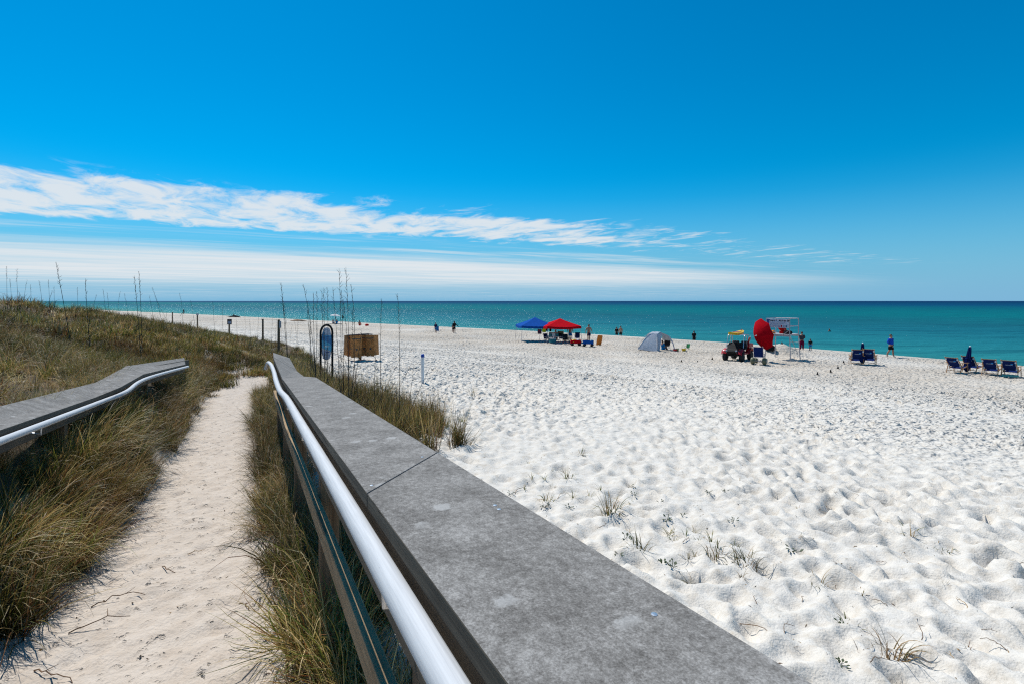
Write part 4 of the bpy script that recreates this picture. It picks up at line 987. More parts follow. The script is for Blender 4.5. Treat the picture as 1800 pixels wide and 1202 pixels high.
    for i in range(7):
        th = R(100) * i / 6
        for k in range(n):
            a_ = 2 * math.pi * k / n; fr = 1.0 if math.sin(a_) > -.35 else max(0.0, 1 - (i / 6) * .75)
            t2 = th * fr; mb.v.append(c + Vector((math.sin(t2) * math.cos(a_) * .058, math.sin(t2) * math.sin(a_) * .066 + .006, math.cos(t2) * .068 + .012)) * h)
    for i in range(6):
        for k in range(n): mb.face((i * n + k, i * n + (k + 1) % n, (i + 1) * n + (k + 1) % n, (i + 1) * n + k))
    if longhair: mb.tube([c + Vector((0, .05, 0)) * h, c + Vector((0, .062, -.08)) * h, c + Vector((0, .05, -.15)) * h], [.05 * h, .048 * h, .012 * h], 8, ell=(1, .5))
    mb.build('hair', hair, root, smooth=True)
    # face: eyes, nose, mouth, ears
    mb = MB()
    for sx in (-1, 1): mb.lathe([(.0, .006 * h), (.006 * h, 0), (.0, -.006 * h)], 6, c + Vector((sx * .019, -.052, .0)) * h)
    mb.build('eyes', 'hair', root); mb = MB(); mb.tube([c + Vector((0, -.053, .002)) * h, c + Vector((0, -.066, -.018)) * h, c + Vector((0, -.053, -.022)) * h], [.004 * h, .009 * h, .007 * h], 6); mb.build('nose', skin, root, smooth=True)
    for sx in (-1, 1):
        mb = MB(); mb.lathe([(.001, -.016 * h), (.008 * h, -.008 * h), (.010 * h, .008 * h), (.001, .016 * h)], 6, c + Vector((sx * .050, .004, -.004)) * h); mb.build('ear', skin, root, smooth=True)
    if top:
        ed = [('pelvis', 'waist'), ('waist', 'chest'), ('chest', 'neckb')]
        rf = {'pelvis': (.092, .070), 'neckb': (.052, .046)}
        if sleeves:
            for sd in '.l', '.r': ed += [('neckb', 'shoulder' + sd), ('shoulder' + sd, 'elbow' + sd)]; 
            if sleeves == 'long':
                for sd in '.l', '.r': ed += [('elbow' + sd, 'wrist' + sd)]
        skinned('shirt', ed, top, 1.24, .009, 'pelvis', rf)
    if bottom:
        ed = [('waist', 'pelvis')]; J['waist'] = J['pelvis'].lerp(J['waist'], .55)
        for sd in '.l', '.r':
            kk = 'short' + sd; J[kk] = J['hip' + sd].lerp(J['knee' + sd], .85); rad['short'] = (.045, .046); ed += [('pelvis', 'hip' + sd), ('hip' + sd, kk)]
            if long_legs: ed += [(kk, 'knee' + sd), ('knee' + sd, 'calf' + sd), ('calf' + sd, 'ankle' + sd)]
        skinned('trousers' if long_legs else 'shorts', ed, bottom, 1.24, .010, 'pelvis')
    return root

def at(px, py, dz=0.0): v = gp(px, py, dz); return v
def pz(px, py, d, dz=0.0): v = P3(px, py, d); return Vector((v.x, v.y, gz(v.x, v.y) + dz))

# ------------------------------------------------------------------ printed board sign in black arch frame
v = pz(574, 640, 16.0); sg = thing('board_sign', 'surfboard shaped blue and white printed sign in a black arched frame', 'sign', tuple(v), faceaz(v) + R(28))
def arch(hw, h0, h1, n=14): return [(-hw, h0)] + [(-hw * math.cos(math.pi * k / n), h1 + hw * 1.25 * math.sin(math.pi * k / n)) for k in range(n + 1)] + [(hw, h0)]
Ht = ZC - 16.0 * (571 - HY) / F - v.z; zb_ = ZC - 16.0 * (604 - HY) / F - v.z - .70
pts = [(x_, 0, z_) for x_, z_ in arch(.195, -.1, Ht - .25)]
mb = MB(); mb.tube(pts, .034, 8); mb.build('frame', 'black', sg, smooth=True)
poly = [(.135 * math.cos(a_) , .70 + .50 * (1 if abs(math.sin(a_)) > 0 else 1) * math.sin(a_) * (1 - .0 * a_)) for a_ in [2 * math.pi * k / 28 for k in range(28)]]
poly = [(.160 * math.copysign(abs(math.cos(a_)) ** .6, math.cos(a_)), .70 + .50 * math.copysign(abs(math.sin(a_)) ** .9, math.sin(a_))) for a_ in [2 * math.pi * k / 28 for k in range(28)]]
mb = MB(); mb.prism(poly, (0, .03, 0), (0, -.015, 0)); pb = mb.build('printed_board', 'print', sg); pb.location.z = zb_
for z_ in (.42 + zb_, .98 + zb_):
    mb = MB(); mb.tube([(-.19, 0.0, z_), (-.13, 0, z_)], .008, 6); mb.build('clip', 'black', sg); mb = MB(); mb.tube([(.13, 0, z_), (.19, 0, z_)], .008, 6); mb.build('clip', 'black', sg)
for i_, (x_, z_, w_, h_) in enumerate(((-.03, .98, .13, .035), (.02, .90, .10, .022), (-.01, .62, .17, .03), (.02, .44, .12, .028), (-.02, .36, .15, .02))):
    mb = MB(); mb.box((x_, -.0185, z_), (w_, .006, h_)); mb.build('printed_strip', ['greyline', 'signb', 'paintw', 'signb', 'greyline'][i_], pb)

# ------------------------------------------------------------------ cardboard bins round a post
v = at(634, 634); bx = thing('cardboard_bin_stand', 'four brown cardboard bins fixed round a short wooden post', 'bin stand', tuple(v), faceaz(v))
mb = MB(); mb.box((-.03, 0, .55), (.15, .15, 1.3)); mb.build('post', 'postwood', bx, bevel=.01)
for i_, (x_, y_, rz_, wd, tl) in enumerate(((-.62, .10, R(24), .36, .03), (-.24, -.34, R(4), .56, .02), (.22, .16, R(-14), .40, -.02), (.60, -.12, R(-32), .54, -.04))):
    rot = Matrix.Rotation(rz_, 3, 'Z') @ Matrix.Rotation(tl, 3, 'Y'); c = Vector((x_, y_, .80)); hh = 1.06 if i_ != 1 else 1.10
    bmb = MB(); t_ = .012; dp = .42
    for cx_, cy_, sx_, sy_ in ((0, -dp / 2, wd, t_), (0, dp / 2, wd, t_), (-wd / 2 + t_ / 2, 0, t_, dp - t_), (wd / 2 - t_ / 2, 0, t_, dp - t_)): bmb.box(c + rot @ Vector((cx_, cy_, 0)), (sx_, sy_, hh), rot)
    bmb.box(c + rot @ Vector((0, 0, -hh / 2 + .02)), (wd - .03, dp - .03, .02), rot)
    b_ = bmb.build('cardboard_bin', 'card', bx)
    for sgn in (-1, 1):
        mb = MB(); mb.box(c + rot @ Vector((sgn * wd * .23, -dp / 2 - .004, -hh / 2 - .018)), (wd * .42, .008, .07), rot @ Matrix.Rotation(R(6) * sgn, 3, 'Y')); mb.build('flap', 'card', b_)
    mb = MB(); mb.lathe([(.0, .0), (.06, .0), (.06, .004), (0, .004)], 12, c + rot @ Vector((0.02, -dp / 2 - .007, -.18)), rot @ Matrix.Rotation(R(90), 3, 'X')); mb.build('printed_mark', 'cardd', b_)
    mb = MB(); mb.box(c + rot @ Vector((0, -dp / 2 - .008, .38)), (wd * .8, .004, .05), rot); mb.build('print_band', 'cardd', b_)
mb = MB(); mb.box((-.15, .02, 1.37), (1.15, .34, .05), Matrix.Rotation(R(-3), 3, 'Y')); mb.box((.42, .10, 1.38), (.4, .3, .04), Matrix.Rotation(R(4), 3, 'Y')); mb.build('rubber_rim', 'cardd', bx)

# ------------------------------------------------------------------ white marker post with blue cap
v = at(743, 676); wp = thing('marker_post', 'white round marker post with a shiny blue cap standing on open sand', 'post', tuple(v))
hh = (676 - 626) * v.y / F
mb = MB(); mb.lathe([(.055, -.15), (.055, hh - .02), (.05, hh)], 16); mb.build('tube', 'paintw', wp, smooth=True)
mb = MB(); mb.lathe([(.066, hh - .02), (.066, hh + .03), (.062, hh + .06), (.045, hh + .09), (.015, hh + .105), (0, hh + .106)], 16); mb.build('cap', 'bluep', wp, smooth=True)

# ------------------------------------------------------------------ wooden dune posts and small notice
for i_, (px, py, d, ht, lb, extra) in enumerate(((490, 598, 27, 1.15, 'thick brown wooden post with a small notice on its side at the dune edge', 'side'), (462, 582, 44, 1.0, 'slim dark wooden post between the noticed post and the sign post', None),
        (403, 577, 50, .55, 'small grey notice board on a short post at the dune edge', 'board'), (347, 566, 62, .8, 'weathered grey topped post at the far dune edge', 'cap'), (303, 560, 75, 1.0, 'farthest dark wooden post at the dune edge', None))):
    v = pz(px, py, d); r_ = thing('dune_post', lb, 'post', tuple(v), faceaz(v)); mb = MB()
    yb = ZC - (v.z) ; w_ = .13 if i_ == 0 else .15
    top = ZC - d * ((562, 561, 568, 553, 549)[i_] - HY) / F - v.z
    mb.lathe([(w_ / 2 * 1.1, -.2), (w_ / 2, top * .5), (w_ / 2 * .95, top - .02), (w_ / 2 * .8, top)], 10); mb.build('timber', 'postwood', r_, smooth=True)
    if extra == 'side': mb = MB(); mb.box((.07, -.05, top - .26), (.10, .02, .36)); mb.build('notice', 'greyp', r_)
    if extra == 'board': mb = MB(); mb.box((.02, -.09, top + .12), (.40, .02, .52)); n_ = mb.build('notice_board', 'cardd', r_); mb = MB(); mb.box((.03, -.104, top + .05), (.26, .004, .22)); mb.build('notice_sheet', 'greyline', n_)
    if extra == 'cap': mb = MB(); mb.box((0, 0, top), (.26, .2, .22)); mb.build('cap_block', 'greyp', r_)

# ------------------------------------------------------------------ far beach goers on the left
def towel(px, py, w_, l_, mat, label, rz=0.0, name='beach_towel', group=None):
    v = at(px, py, .03); n, m_ = 8, 6; rws = [[(-w_ / 2 + w_ * i / n, -l_ / 2 + l_ * j / m_, .02 * math.sin(i * 1.7 + j)) for i in range(n + 1)] for j in range(m_ + 1)]
    mb = MB(); mb.sheet(rws, .012); o = mb.build(name, mat, None, smooth=True); o.location = v; o.rotation_euler = (0, 0, faceaz(v) + rz); return tag(o, label, 'towel', group)
def umbrella(root, c, axis, rad, dep, panels, mats, pole_len, pole_mat='metal', flap=True):
    """dome canopy of separate panels, hub at the outside, pole down the inside"""
    axis = Vector(axis).normalized(); q = axis.to_track_quat('Z', 'Y').to_matrix(); c = Vector(c)
    for k in range(panels):
        a0, a1 = 2 * math.pi * k / panels, 2 * math.pi * (k + 1) / panels; rws = []
        for i in range(7):
            t = i / 6; r_ = rad * t; row = []
            for j in range(5):
                f = j / 4; a_ = a0 + (a1 - a0) * f; sag = 1 - .07 * math.sin(math.pi * f) * t
                row.append(c + q @ Vector((r_ * math.cos(a_) * sag, r_ * math.sin(a_) * sag, dep * (1 - t ** 1.8) + (.03 * math.sin(math.pi * f) * t if t < 1 else .05 * math.sin(math.pi * f)))))
            rws.append(row)
        mb = MB(); mb.sheet(rws, .006); mb.build('canopy_panel', mats[k % len(mats)], root, smooth=True)
    for k in range(panels):
        a_ = 2 * math.pi * k / panels; mb = MB(); mb.tube([c + q @ Vector((rad * t * math.cos(a_), rad * t * math.sin(a_), dep * (1 - t ** 1.8) - .015)) for t in (0, .3, .6, .98)], .006, 5); mb.build('rib', pole_mat, root)
    mb = MB(); mb.tube([c + axis * (dep + .05), c + axis * (dep - pole_len)], .018, 8); mb.build('pole', pole_mat, root, smooth=True)
    mb = MB(); mb.lathe([(.045, 0), (.045, .03), (.012, .05), (.012, .14), (0, .15)], 10, c + axis * dep, q); mb.build('finial', 'paintw', root, smooth=True)
v = at(588, 570); fr = thing('beach_umbrella', 'open white umbrella over people on a dark mat near the water', 'umbrella', tuple(v)); umbrella(fr, (0, .4, 1.55), (0.1, 0, 1), 1.05, .35, 8, ['white_cloth'], 1.95)
mat_o = towel(589, 570, 2.6, 1.2, 'darkcloth', 'dark mat under the white beach umbrella', 0, 'beach_mat')
person('person sitting in pale top under the white beach umbrella', at(585.5, 569, .02), faceaz(v) + R(160), 1.7, 'sit', 't_white', 't_navy')
person('person sitting in bright blue under the white beach umbrella', at(592, 569.5, .02), faceaz(v) + R(180), 1.6, 'sit', 't_brightblue', 't_brightblue')
person('person in dark shorts standing by the water beside the white umbrella', at(603, 565.5), faceaz(v) + R(190), 1.75, 'stand', None, 't_black', 'skin2')
mat2 = towel(632, 573.5, 3.6, 1.0, 't_red', 'long red towel spread on the sand near the water', 0.05)
person('dark haired person sitting up on the long red towel', at(632, 573, .02), faceaz(v) + R(150), 1.7, 'sit', None, 't_red', 'skin2')
person('person in black sitting at the water edge behind the red towel', at(635.5, 566.5, .02), faceaz(v) + R(200), 1.65, 'sit', 't_black', 't_black', 'skin2')
mb = MB(); mb.lathe([(.001, 0), (.30, .02), (.34, .15), (.28, .30), (.10, .36), (.001, .37)], 12); o = mb.build('beach_bag', 't_red', None, smooth=True); o.location = at(645, 574, -.02); tag(o, 'red bag lumped on the end of the long towel', 'bag')
def heap(px, py, w_, h_, mat, label, name, seed):
    """low irregular heap: an uneven dome"""
    mb = MB(); rng = np.random.default_rng(seed); n = 14; pr_ = [(1, 0), (.92, .3), (.7, .65), (.4, .9), (.0, 1)]
    for r_, z_ in pr_:
        for k in range(n): a_ = 2 * math.pi * k / n; q_ = 1 + .22 * math.sin(3 * a_ + seed) + rng.normal(0, .06); mb.v.append(Vector((w_ / 2 * r_ * q_ * math.cos(a_), w_ / 4 * r_ * q_ * math.sin(a_), h_ * z_ * (1 + .2 * math.sin(2 * a_ + seed)) - .03)))
    for i in range(len(pr_) - 1):
        for k in range(n): mb.face((i * n + k, i * n + (k + 1) % n, (i + 1) * n + (k + 1) % n, (i + 1) * n + k))
    o = mb.build(name, mat, None, smooth=True); o.location = at(px, py); return tag(o, label, 'heap')
heap(568, 563.5, 2.6, .45, 'darkcloth', 'flat dark heap lying by the water near the white umbrella', 'dark_heap', 1)
heap(523, 565, 3.6, .35, 'twig', 'low brown seaweed heap lying near the far waterline', 'seaweed_heap', 2)
heap(412, 558, 3.6, .5, 'darkcloth', 'black covered heap with a person beside it on the far beach', 'covered_heap', 3)
person('person crouched by the black covered heap on the far beach', at(411, 558), R(150), 1.7, 'sit', 't_black', 't_black', 'skin2')
person('dark standing person out on the beach beyond the dune posts', at(323, 553), R(160), 1.75, 'stand', 't_black', 't_navy', 'skin2')

# boy and woman walking
v = at(766, 586); person('boy in navy shirt carrying a blue towel on the open beach', v, faceaz(v) + R(150), 1.45, 'stand', 't_navy', 't_blue', arms='carry')
mb = MB(); mb.sheet([[(-.16 + .08 * i, -.02 * math.sin(i * 2), -.32 + .16 * j) for i in range(5)] for j in range(5)], .03); o = mb.build('held_towel', 't_blue', None, smooth=True); o.location = v + Vector((.28, -.12, .62)); tag(o, 'blue towel hanging at the side of the walking boy', 'towel')
v = at(798.5, 586); wom = person('long haired person in black dress carrying a folded umbrella on the shoulder', v, faceaz(v) + R(195), 1.70, 'stand', 't_black', 't_black', 'skin', 'brownhair', 'carry', True)
fu = thing('folded_umbrella', 'slim dark folded umbrella carried over a shoulder', 'umbrella', tuple(v)); mb = MB(); a_, b_ = Vector((.05, -.15, 1.45)), Vector((.62, -.1, .92)); mb.tube([a_, b_], [.015, .015], 6); mb.build('pole', 'black', fu); mb = MB(); mb.tube([a_.lerp(b_, .35), a_.lerp(b_, .7), a_.lerp(b_, 1.05)], [.03, .055, .02], 8); mb.build('furled_cloth', 'darkcloth', fu, smooth=True)
person('child in dark trunks standing close behind the person in black', at(796.5, 585), faceaz(v) + R(170), 1.25, 'stand', 't_navy', 't_navy', 'skin')

# ------------------------------------------------------------------ pop-up canopies
def canopy(label, px, py, d, half, eave, peak, mat, rz):
    v = pz(px, py, d); root = thing('canopy', label, 'canopy', tuple(v), faceaz(v) + rz)
    cs = [Vector((sx * half, sy * half, 0)) for sx, sy in ((-1, -1), (1, -1), (1, 1), (-1, 1))]
    for k in range(4):
        a_, b_ = cs[k] * 1.08, cs[(k + 1) % 4] * 1.08; rws = []
        for i in range(6):
            t = i / 5; z_ = peak + (eave - peak) * (t ** .85)
            rws.append([a_.lerp(b_, j / 6) * t + Vector((0, 0, z_ - .10 * math.sin(math.pi * j / 6) * t * (1 - .0))) * 1 for j in range(7)])
        mb = MB(); mb.sheet(rws, .008); pn = mb.build('roof_panel', mat, root, smooth=True)
        rws = [[a_.lerp(b_, j / 6) * (1.002 + .01 * i) + Vector((0, 0, eave - .10 * math.sin(math.pi * j / 6) - .23 * i - .005)) for j in range(7)] for i in range(2)]
        mb = MB(); mb.sheet(rws, .006); mb.build('valance', mat, pn)
        zg = gz(*(root.matrix_basis @ cs[k]).xy) - v.z
        mb = MB(); mb.tube([cs[k] * 1.12 + Vector((0, 0, zg - .03)), cs[k] * 1.03 + Vector((0, 0, eave - .05))], .02, 6); mb.build('leg', 'steel', root)
        mb = MB(); mb.tube([cs[k] * 1.03 + Vector((0, 0, eave - .1)), Vector((0, 0, peak - .25))], .012, 5); mb.build('truss', 'steel', root)
    return root
blue_c = canopy('square blue pop up canopy standing half behind the red one', 940.5, 601, 57, 1.72, 1.76, 2.62, 'bluec', R(12))
red_c = canopy('square red pop up canopy with beach gear under it', 984.5, 602, 55.5, 1.70, 1.78, 2.55, 'redc', R(14))
def bag(px, py, d, mat, label, name, cat='bag', w_=.4, h_=.5):
    c = P3(px, py, d); root = thing(name, label, cat, tuple(c), faceaz(c)); mb = MB()
    mb.sheet([[(-w_ / 2 + w_ * i / 5, -.03 * math.sin(i * 2.2 + j), -h_ + h_ * j / 4) for i in range(6)] for j in range(5)], .05); mb.build('cloth', mat, root, smooth=True)
    mb = MB(); mb.tube([(-w_ * .3, 0, 0), (-w_ * .1, 0, .18), (w_ * .1, 0, .18), (w_ * .3, 0, 0)], .012, 5); mb.build('strap', 'darkcloth', root); return root
bag(948.5, 579, 55.4, 'purple', 'dark patterned bag hanging below the canopies', 'hanging_bag', 'bag', .42, .5)
bag(956.3, 577, 55.4, 'lime', 'lime yellow towel hanging below the canopies', 'hanging_towel', 'towel', .38, .45)
bag(961, 576.5, 56.4, 'purple', 'small dark shirt hanging beside the lime towel', 'hanging_shirt', 'cloth', .3, .35)
bag(967.5, 576.5, 56.2, 't_black', 'narrow black cloth hanging under the red canopy edge', 'hanging_cloth', 'cloth', .2, .42)
def camp_chair(px, py, mat, label, rz, frame='steel', scale=1.0, group=None, d=None):
    v = at(px, py) if d is None else pz(px, py, d); r_ = thing('folding_chair', label, 'chair', tuple(v), faceaz(v) + rz, group); r_.scale = (scale,) * 3
    mb = MB(); mb.sheet([[(-.25 + .1 * i, -.24 + .12 * j, .40 - .05 * math.sin(math.pi * i / 5) - .02 * j) for i in range(6)] for j in range(5)], .015); mb.build('seat', mat, r_, smooth=True)
    mb = MB(); mb.sheet([[(-.25 + .1 * i, .25 + .05 * j + .03 * math.sin(math.pi * i / 5), .38 + .14 * j) for i in range(6)] for j in range(5)], .015); mb.build('backrest', mat, r_, smooth=True)
    for sx in (-1, 1):
        mb = MB(); mb.tube([(sx * .27, -.28, 0), (sx * .27, .24, .42), (sx * .27, .46, .98)], .014, 6); mb.build('leg', frame, r_)
        mb = MB(); mb.tube([(sx * .27, .32, 0), (sx * .27, -.20, .42), (sx * .27, -.26, .60)], .014, 6); mb.build('leg', frame, r_)
        mb = MB(); mb.beam((sx * .28, -.30, .60), (sx * .28, .32, .62), .05, .025); mb.build('armrest', frame, r_)
    return r_
camp_chair(962, 601.5, 't_navy', 'navy folding chair with a rug on it at the table end', R(30)); camp_chair(968, 599.5, 'darkcloth', 'dark folding chair between the table and the navy chair', R(-10))
camp_chair(988.5, 601, 'olive', 'tall olive folding chair under the red canopy', R(160), scale=1.25); camp_chair(1014.5, 599, 't_navy', 'navy folding chair just outside the red canopy leg', R(185))
camp_chair(996, 605.5, 'darkcloth', 'big black folding chair in front of the olive one', R(20), 'black', 1.1)
# trestle table with tubs
v = at(977, 601.5); tb = thing('folding_table', 'low folding table of teal and white tubs below the red canopy', 'table', tuple(v), faceaz(v) + R(4))
mb = MB(); mb.box((0, 0, .60), (1.7, .7, .04)); mb.build('table_top', 'paintw', tb, bevel=.01)
for sx in (-1, 1):
    for sy in (-1, 1): mb = MB(); mb.tube([(sx * .78, sy * .28, 0), (sx * .72, sy * .28, .58)], .016, 6); mb.build('leg', 'steel', tb)
for i_, (x_, mt, lb) in enumerate(((-.6, 'teal', 'teal tub at the outer end of the folding table'), (-.25, 'paintw', 'white tub between teal tubs on the folding table'), (.12, 'teal', 'teal tub in the middle of the folding table'), (.5, 'darkcloth', 'dark tub on the folding table beside the olive chair'))):
    t_ = thing('storage_tub', lb, 'tub', tuple(v + Matrix.Rotation(tb.rotation_euler.z, 3, 'Z') @ Vector((x_, -.05, .622))), tb.rotation_euler.z)
    mb = MB(); mb.box((0, 0, .13), (.30, .34, .26), None, 0, 1.1); mb.build('tub', mt, t_, bevel=.015); mb = MB(); mb.box((0, 0, .275), (.36, .40, .03)); mb.build('lid', mt if i_ else 'paintw', t_, bevel=.01)
def cooler(px, py, mat, lid, label):
    v = at(px, py); c_ = thing('cooler', label, 'cooler', tuple(v), faceaz(v) + R(15)); mb = MB(); mb.box((0, 0, .2), (.62, .38, .40), None, 0, 1.05); mb.build('box', mat, c_, bevel=.02)
    mb = MB(); mb.box((0, 0, .44), (.68, .42, .07)); mb.build('lid', lid, c_, bevel=.02); mb = MB(); mb.tube([(-.36, 0, .3), (-.36, -.1, .42), (-.36, .1, .42), (-.36, 0, .3)], .015, 5); mb.build('handle', 'black', c_)
cooler(971.5, 603.5, 'teal', 'paintw', 'teal cooler with white lid under the folding table')
def wagon(px, py, mat, label, load, loadlabel, rz):
    v = at(px, py); w_ = thing('beach_wagon', label, 'wagon', tuple(v), faceaz(v) + rz)
    for cx_, cy_, sx_, sy_ in ((0, -.25, 1.0, .02), (0, .25, 1.0, .02), (-.49, 0, .02, .48), (.49, 0, .02, .48)):
        mb = MB(); mb.sheet([[(cx_ + sx_ * (i / 5 - .5), cy_ + (sy_ * (i / 5 - .5) if sy_ > .1 else .02 * math.sin(i * 1.4)), .26 + .34 * j) for i in range(6)] for j in range(2)], .02); mb.build('side_panel', mat, w_)
    mb = MB(); mb.box((0, 0, .26), (.98, .48, .02)); mb.build('floor', mat, w_)
    for sx in (-1, 1):
        for sy in (-1, 1):
            wl = MB(); wl.lathe([(.06, -.05), (.125, -.045), (.14, -.02), (.14, .02), (.125, .045), (.06, .05)], 14, (sx * .36, sy * .3, .14), Matrix.Rotation(R(90), 3, 'X')); o = wl.build('wheel', 'rubber', w_, smooth=True)
            mb = MB(); mb.lathe([(.0, .053), (.06, .051), (.06, -.051), (0, -.053)], 12, (sx * .36, sy * .3, .14), Matrix.Rotation(R(90), 3, 'X')); mb.build('hub', 'black', o)
    mb = MB(); mb.tube([(-.5, 0, .3), (-.85, 0, .62), (-.95, 0, .72)], .015, 6); mb.build('handle', 'black', w_)
    for i_, (lx, mt, lw) in enumerate(load):
        mb = MB(); mb.lathe([(lw * .8, 0), (lw, .08), (lw * .95, .26), (lw * .6, .36), (.001, .38)], 10); o = mb.build('packed_bag', mt, None, smooth=True); o.location = v + Matrix.Rotation(w_.rotation_euler.z, 3, 'Z') @ Vector((lx, 0, .28)); tag(o, loadlabel[i_], 'bag')
wagon(1012, 607.5, 'redc', 'red folding wagon parked before the red canopy leg', [(-.2, 'yellow', .26), (.25, 't_white', .2)], ['yellow sack standing in the red wagon', 'white sack standing in the red wagon'], R(8))
wagon(1034, 609.5, 'bluec', 'blue folding wagon loaded beside the orange board', [(-.18, 't_navy', .26), (.3, 'teal', .22)], ['navy sack standing in the blue wagon', 'teal sack standing in the blue wagon'], R(-6))
v = at(1052, 607); ob = thing('bodyboard', 'bright orange bodyboard stuck upright in the sand', 'board', tuple(v), faceaz(v) + R(-10))
rws = [[(-.26 * wq + .52 * wq * i / 4 + .16 * t, .10 * t, -.05 + 1.02 * t) for i in range(5)] for t, wq in ((0, .9), (.3, 1), (.7, 1), (.95, .92), (1, .8))]; mb = MB(); mb.sheet(rws, .05); mb.build('deck', 'orange', ob, smooth=True)
mb = MB(); mb.tube([(.1, .04, .5), (.22, -.1, .2), (.1, -.15, .02)], .008, 5); mb.build('leash', 'black', ob)
v = at(977, 598); person('long haired person sitting beside the table in white shorts', v, faceaz(v) + R(10), 1.6, 'chair', None, 't_white', 'skin2', 'brownhair', longhair=True)
st_ = MB(); st_.lathe([(.20, 0), (.22, .1), (.2, .36), (.0, .38)], 12); o = st_.build('stool', 'darkcloth', None, smooth=True); o.location = v + Vector((0, .12, 0)); tag(o, 'round dark stool under the person in white shorts', 'stool')
v = at(1002, 600); person('bare chested person in bright blue shorts under the red canopy edge', v, faceaz(v) + R(170), 1.82, 'stand', None, 't_brightblue', 'skin', arms='out')
v = at(1035, 600.5); person('bare backed person in navy patterned shorts walking from the canopies to the sea', v, faceaz(v) + R(175), 1.88, 'walk', None, 't_navy', 'skin', arms='out')
# bathers
for (px, py, hh_, lb, tp, bt, sk) in ((1084, 590.5, 1.6, 'shorter dark haired bather standing beside a taller one in the shallows', 't_black', 't_black', 'skin2'), (1091, 591, 1.75, 'taller bare backed bather standing in the shallows', None, 't_black', 'skin'),
        (1220, 601, 1.6, 'dark bather bending at the waterline behind the toys', 't_black', 't_black', 'skin2')):
    v = at(px, py + 5); d = F * 5.35 / (py + 5.5 - HY); v = Vector((d * (px - CX) / F, d, min(-.35, gz(d * (px - CX) / F, d)))); person(lb, v, faceaz(v) + R(180), hh_, 'stand', tp, bt, sk, tilt=.35 if px > 1200 else 0)
d = F * 4.9 / (583 - HY); v = Vector((d * (1458 - CX) / F, d, -1.25)); person('swimmer with only head and shoulders above the sea', v, R(180), 1.7, 'stand', None, 't_black', 'skin2')

# ------------------------------------------------------------------ dome tent
v = at(1150, 617); tent = thing('beach_tent', 'pale grey open fronted beach tent with curved poles', 'tent', tuple(v), faceaz(v) + R(-6))
sc_ = v.y / F
T = lambda px, py, y_: Vector(((px - 1150) * sc_, y_, (617 - py) * sc_))
apexL, apexR = T(1151, 584, .3), T(1162, 586, .5)
def panel(a_, b_, c_, d_, name, mat, bulge=.08, n=6):
    rws = []; nrm = (b_ - a_).cross(d_ - a_).normalized()
    if nrm.y > 0: nrm = -nrm
    for i in range(n + 1):
        l_, r_ = a_.lerp(d_, i / n), b_.lerp(c_, i / n); rws.append([l_.lerp(r_, j / n) + nrm * bulge * math.sin(math.pi * i / n * .9 + .15) * (.5 + .5 * math.sin(math.pi * j / n)) for j in range(n + 1)])
    mb = MB(); mb.sheet(rws, .008); return mb.build(name, mat, tent, smooth=True)
A_, B_, C_, D_c, E_ = T(1121, 615, .2), T(1156, 617.5, -.5), T(1184, 617, .7), T(1172, 610, 2.1), T(1128, 611, 2.2)
panel(A_, B_, T(1154, 588, .15), T(1139, 588, .35), 'wall_panel', 'tentc', .07)                       # broad face
panel(T(1139, 588, .35), T(1154, 588, .15), T(1160, 584.5, .55), T(1146, 584.5, .75), 'roof_panel', 'tentc', .05)
panel(B_, B_ + Vector((.16, .3, 0)), T(1161.5, 592, .5), T(1154, 588, .15), 'corner_panel', 'tentc', .03)
panel(T(1154, 588, .15), T(1161.5, 592, .5), T(1163, 586.5, .75), T(1160, 584.5, .55), 'roof_panel', 'tentc', .03)
panel(E_, A_, T(1139, 588, .35), T(1146, 584.5, .75), 'side_panel', 'tentc', .08)
panel(T(1161, 599.5, 1.5), T(1179, 600.5, 1.3), T(1172, 590.5, 1.0), T(1162, 586.5, .9), 'rear_panel', 'tentc', .05)
panel(T(1179, 600.5, 1.3), T(1180.5, 600.5, .9), T(1174, 592, .8), T(1172, 590.5, 1.0), 'rear_panel', 'tentc', .02)
for pts in ([A_, T(1126, 603, .25), T(1139, 588, .3), apexL], [B_, T(1156, 600, -.2), T(1154, 588, .1), apexL], [C_, T(1181, 604, .75), T(1174, 592, .75), apexR], [D_c, T(1170, 596, 1.6), apexR]):
    mb = MB(); mb.tube(smooth_poly(pts, 5), .016, 6); mb.build('pole', 'greyp', tent, smooth=True)
mb = MB(); mb.sheet([[C_ + Vector((-.05, 0, 0)), C_ + Vector((.03, 0, 0))], [T(1179.5, 604, .75), T(1181.5, 604, .75)], [T(1172.5, 592, .75), T(1175.5, 592, .75)]], .02); mb.build('pole_sleeve', 'tentc', tent)
camp_chair(1170.5, 614.5, 'darkcloth', 'dark folding chair inside the grey beach tent', R(200), 'black', 1.05); 
v2 = at(1165, 614.5); person('person in blue leaning in the mouth of the grey beach tent', v2, faceaz(v2) + R(120), 1.6, 'sit', 't_brightblue', 't_brightblue', 'skin')
def bucket(px, py, mat, label, r_=.14, h_=.2):
    v = at(px, py); b_ = thing('toy_bucket', label, 'bucket', tuple(v)); mb = MB(); mb.lathe([(r_ * .75, 0), (r_, h_), (r_ * 1.08, h_), (r_ * 1.08, h_ - .02), (r_ * .9, h_ - .03), (r_ * .68, .02), (0, .02)], 14); mb.build('pail', mat, b_, smooth=True)
    mb = MB(); mb.tube([(-r_, 0, h_), (-r_ * .6, 0, h_ + r_ * .7), (r_ * .6, 0, h_ + r_ * .7), (r_, 0, h_)], .008, 5); mb.build('handle', 'paintw', b_)
bucket(1187, 617.5, 'redp', 'small red toy bucket beside the grey tent', .2, .16); bucket(1190.5, 617.3, 'green', 'small green toy bucket beside the red one'); bucket(1202, 617, 'yellow', 'yellow toy bucket by the green child chair', .2, .2)
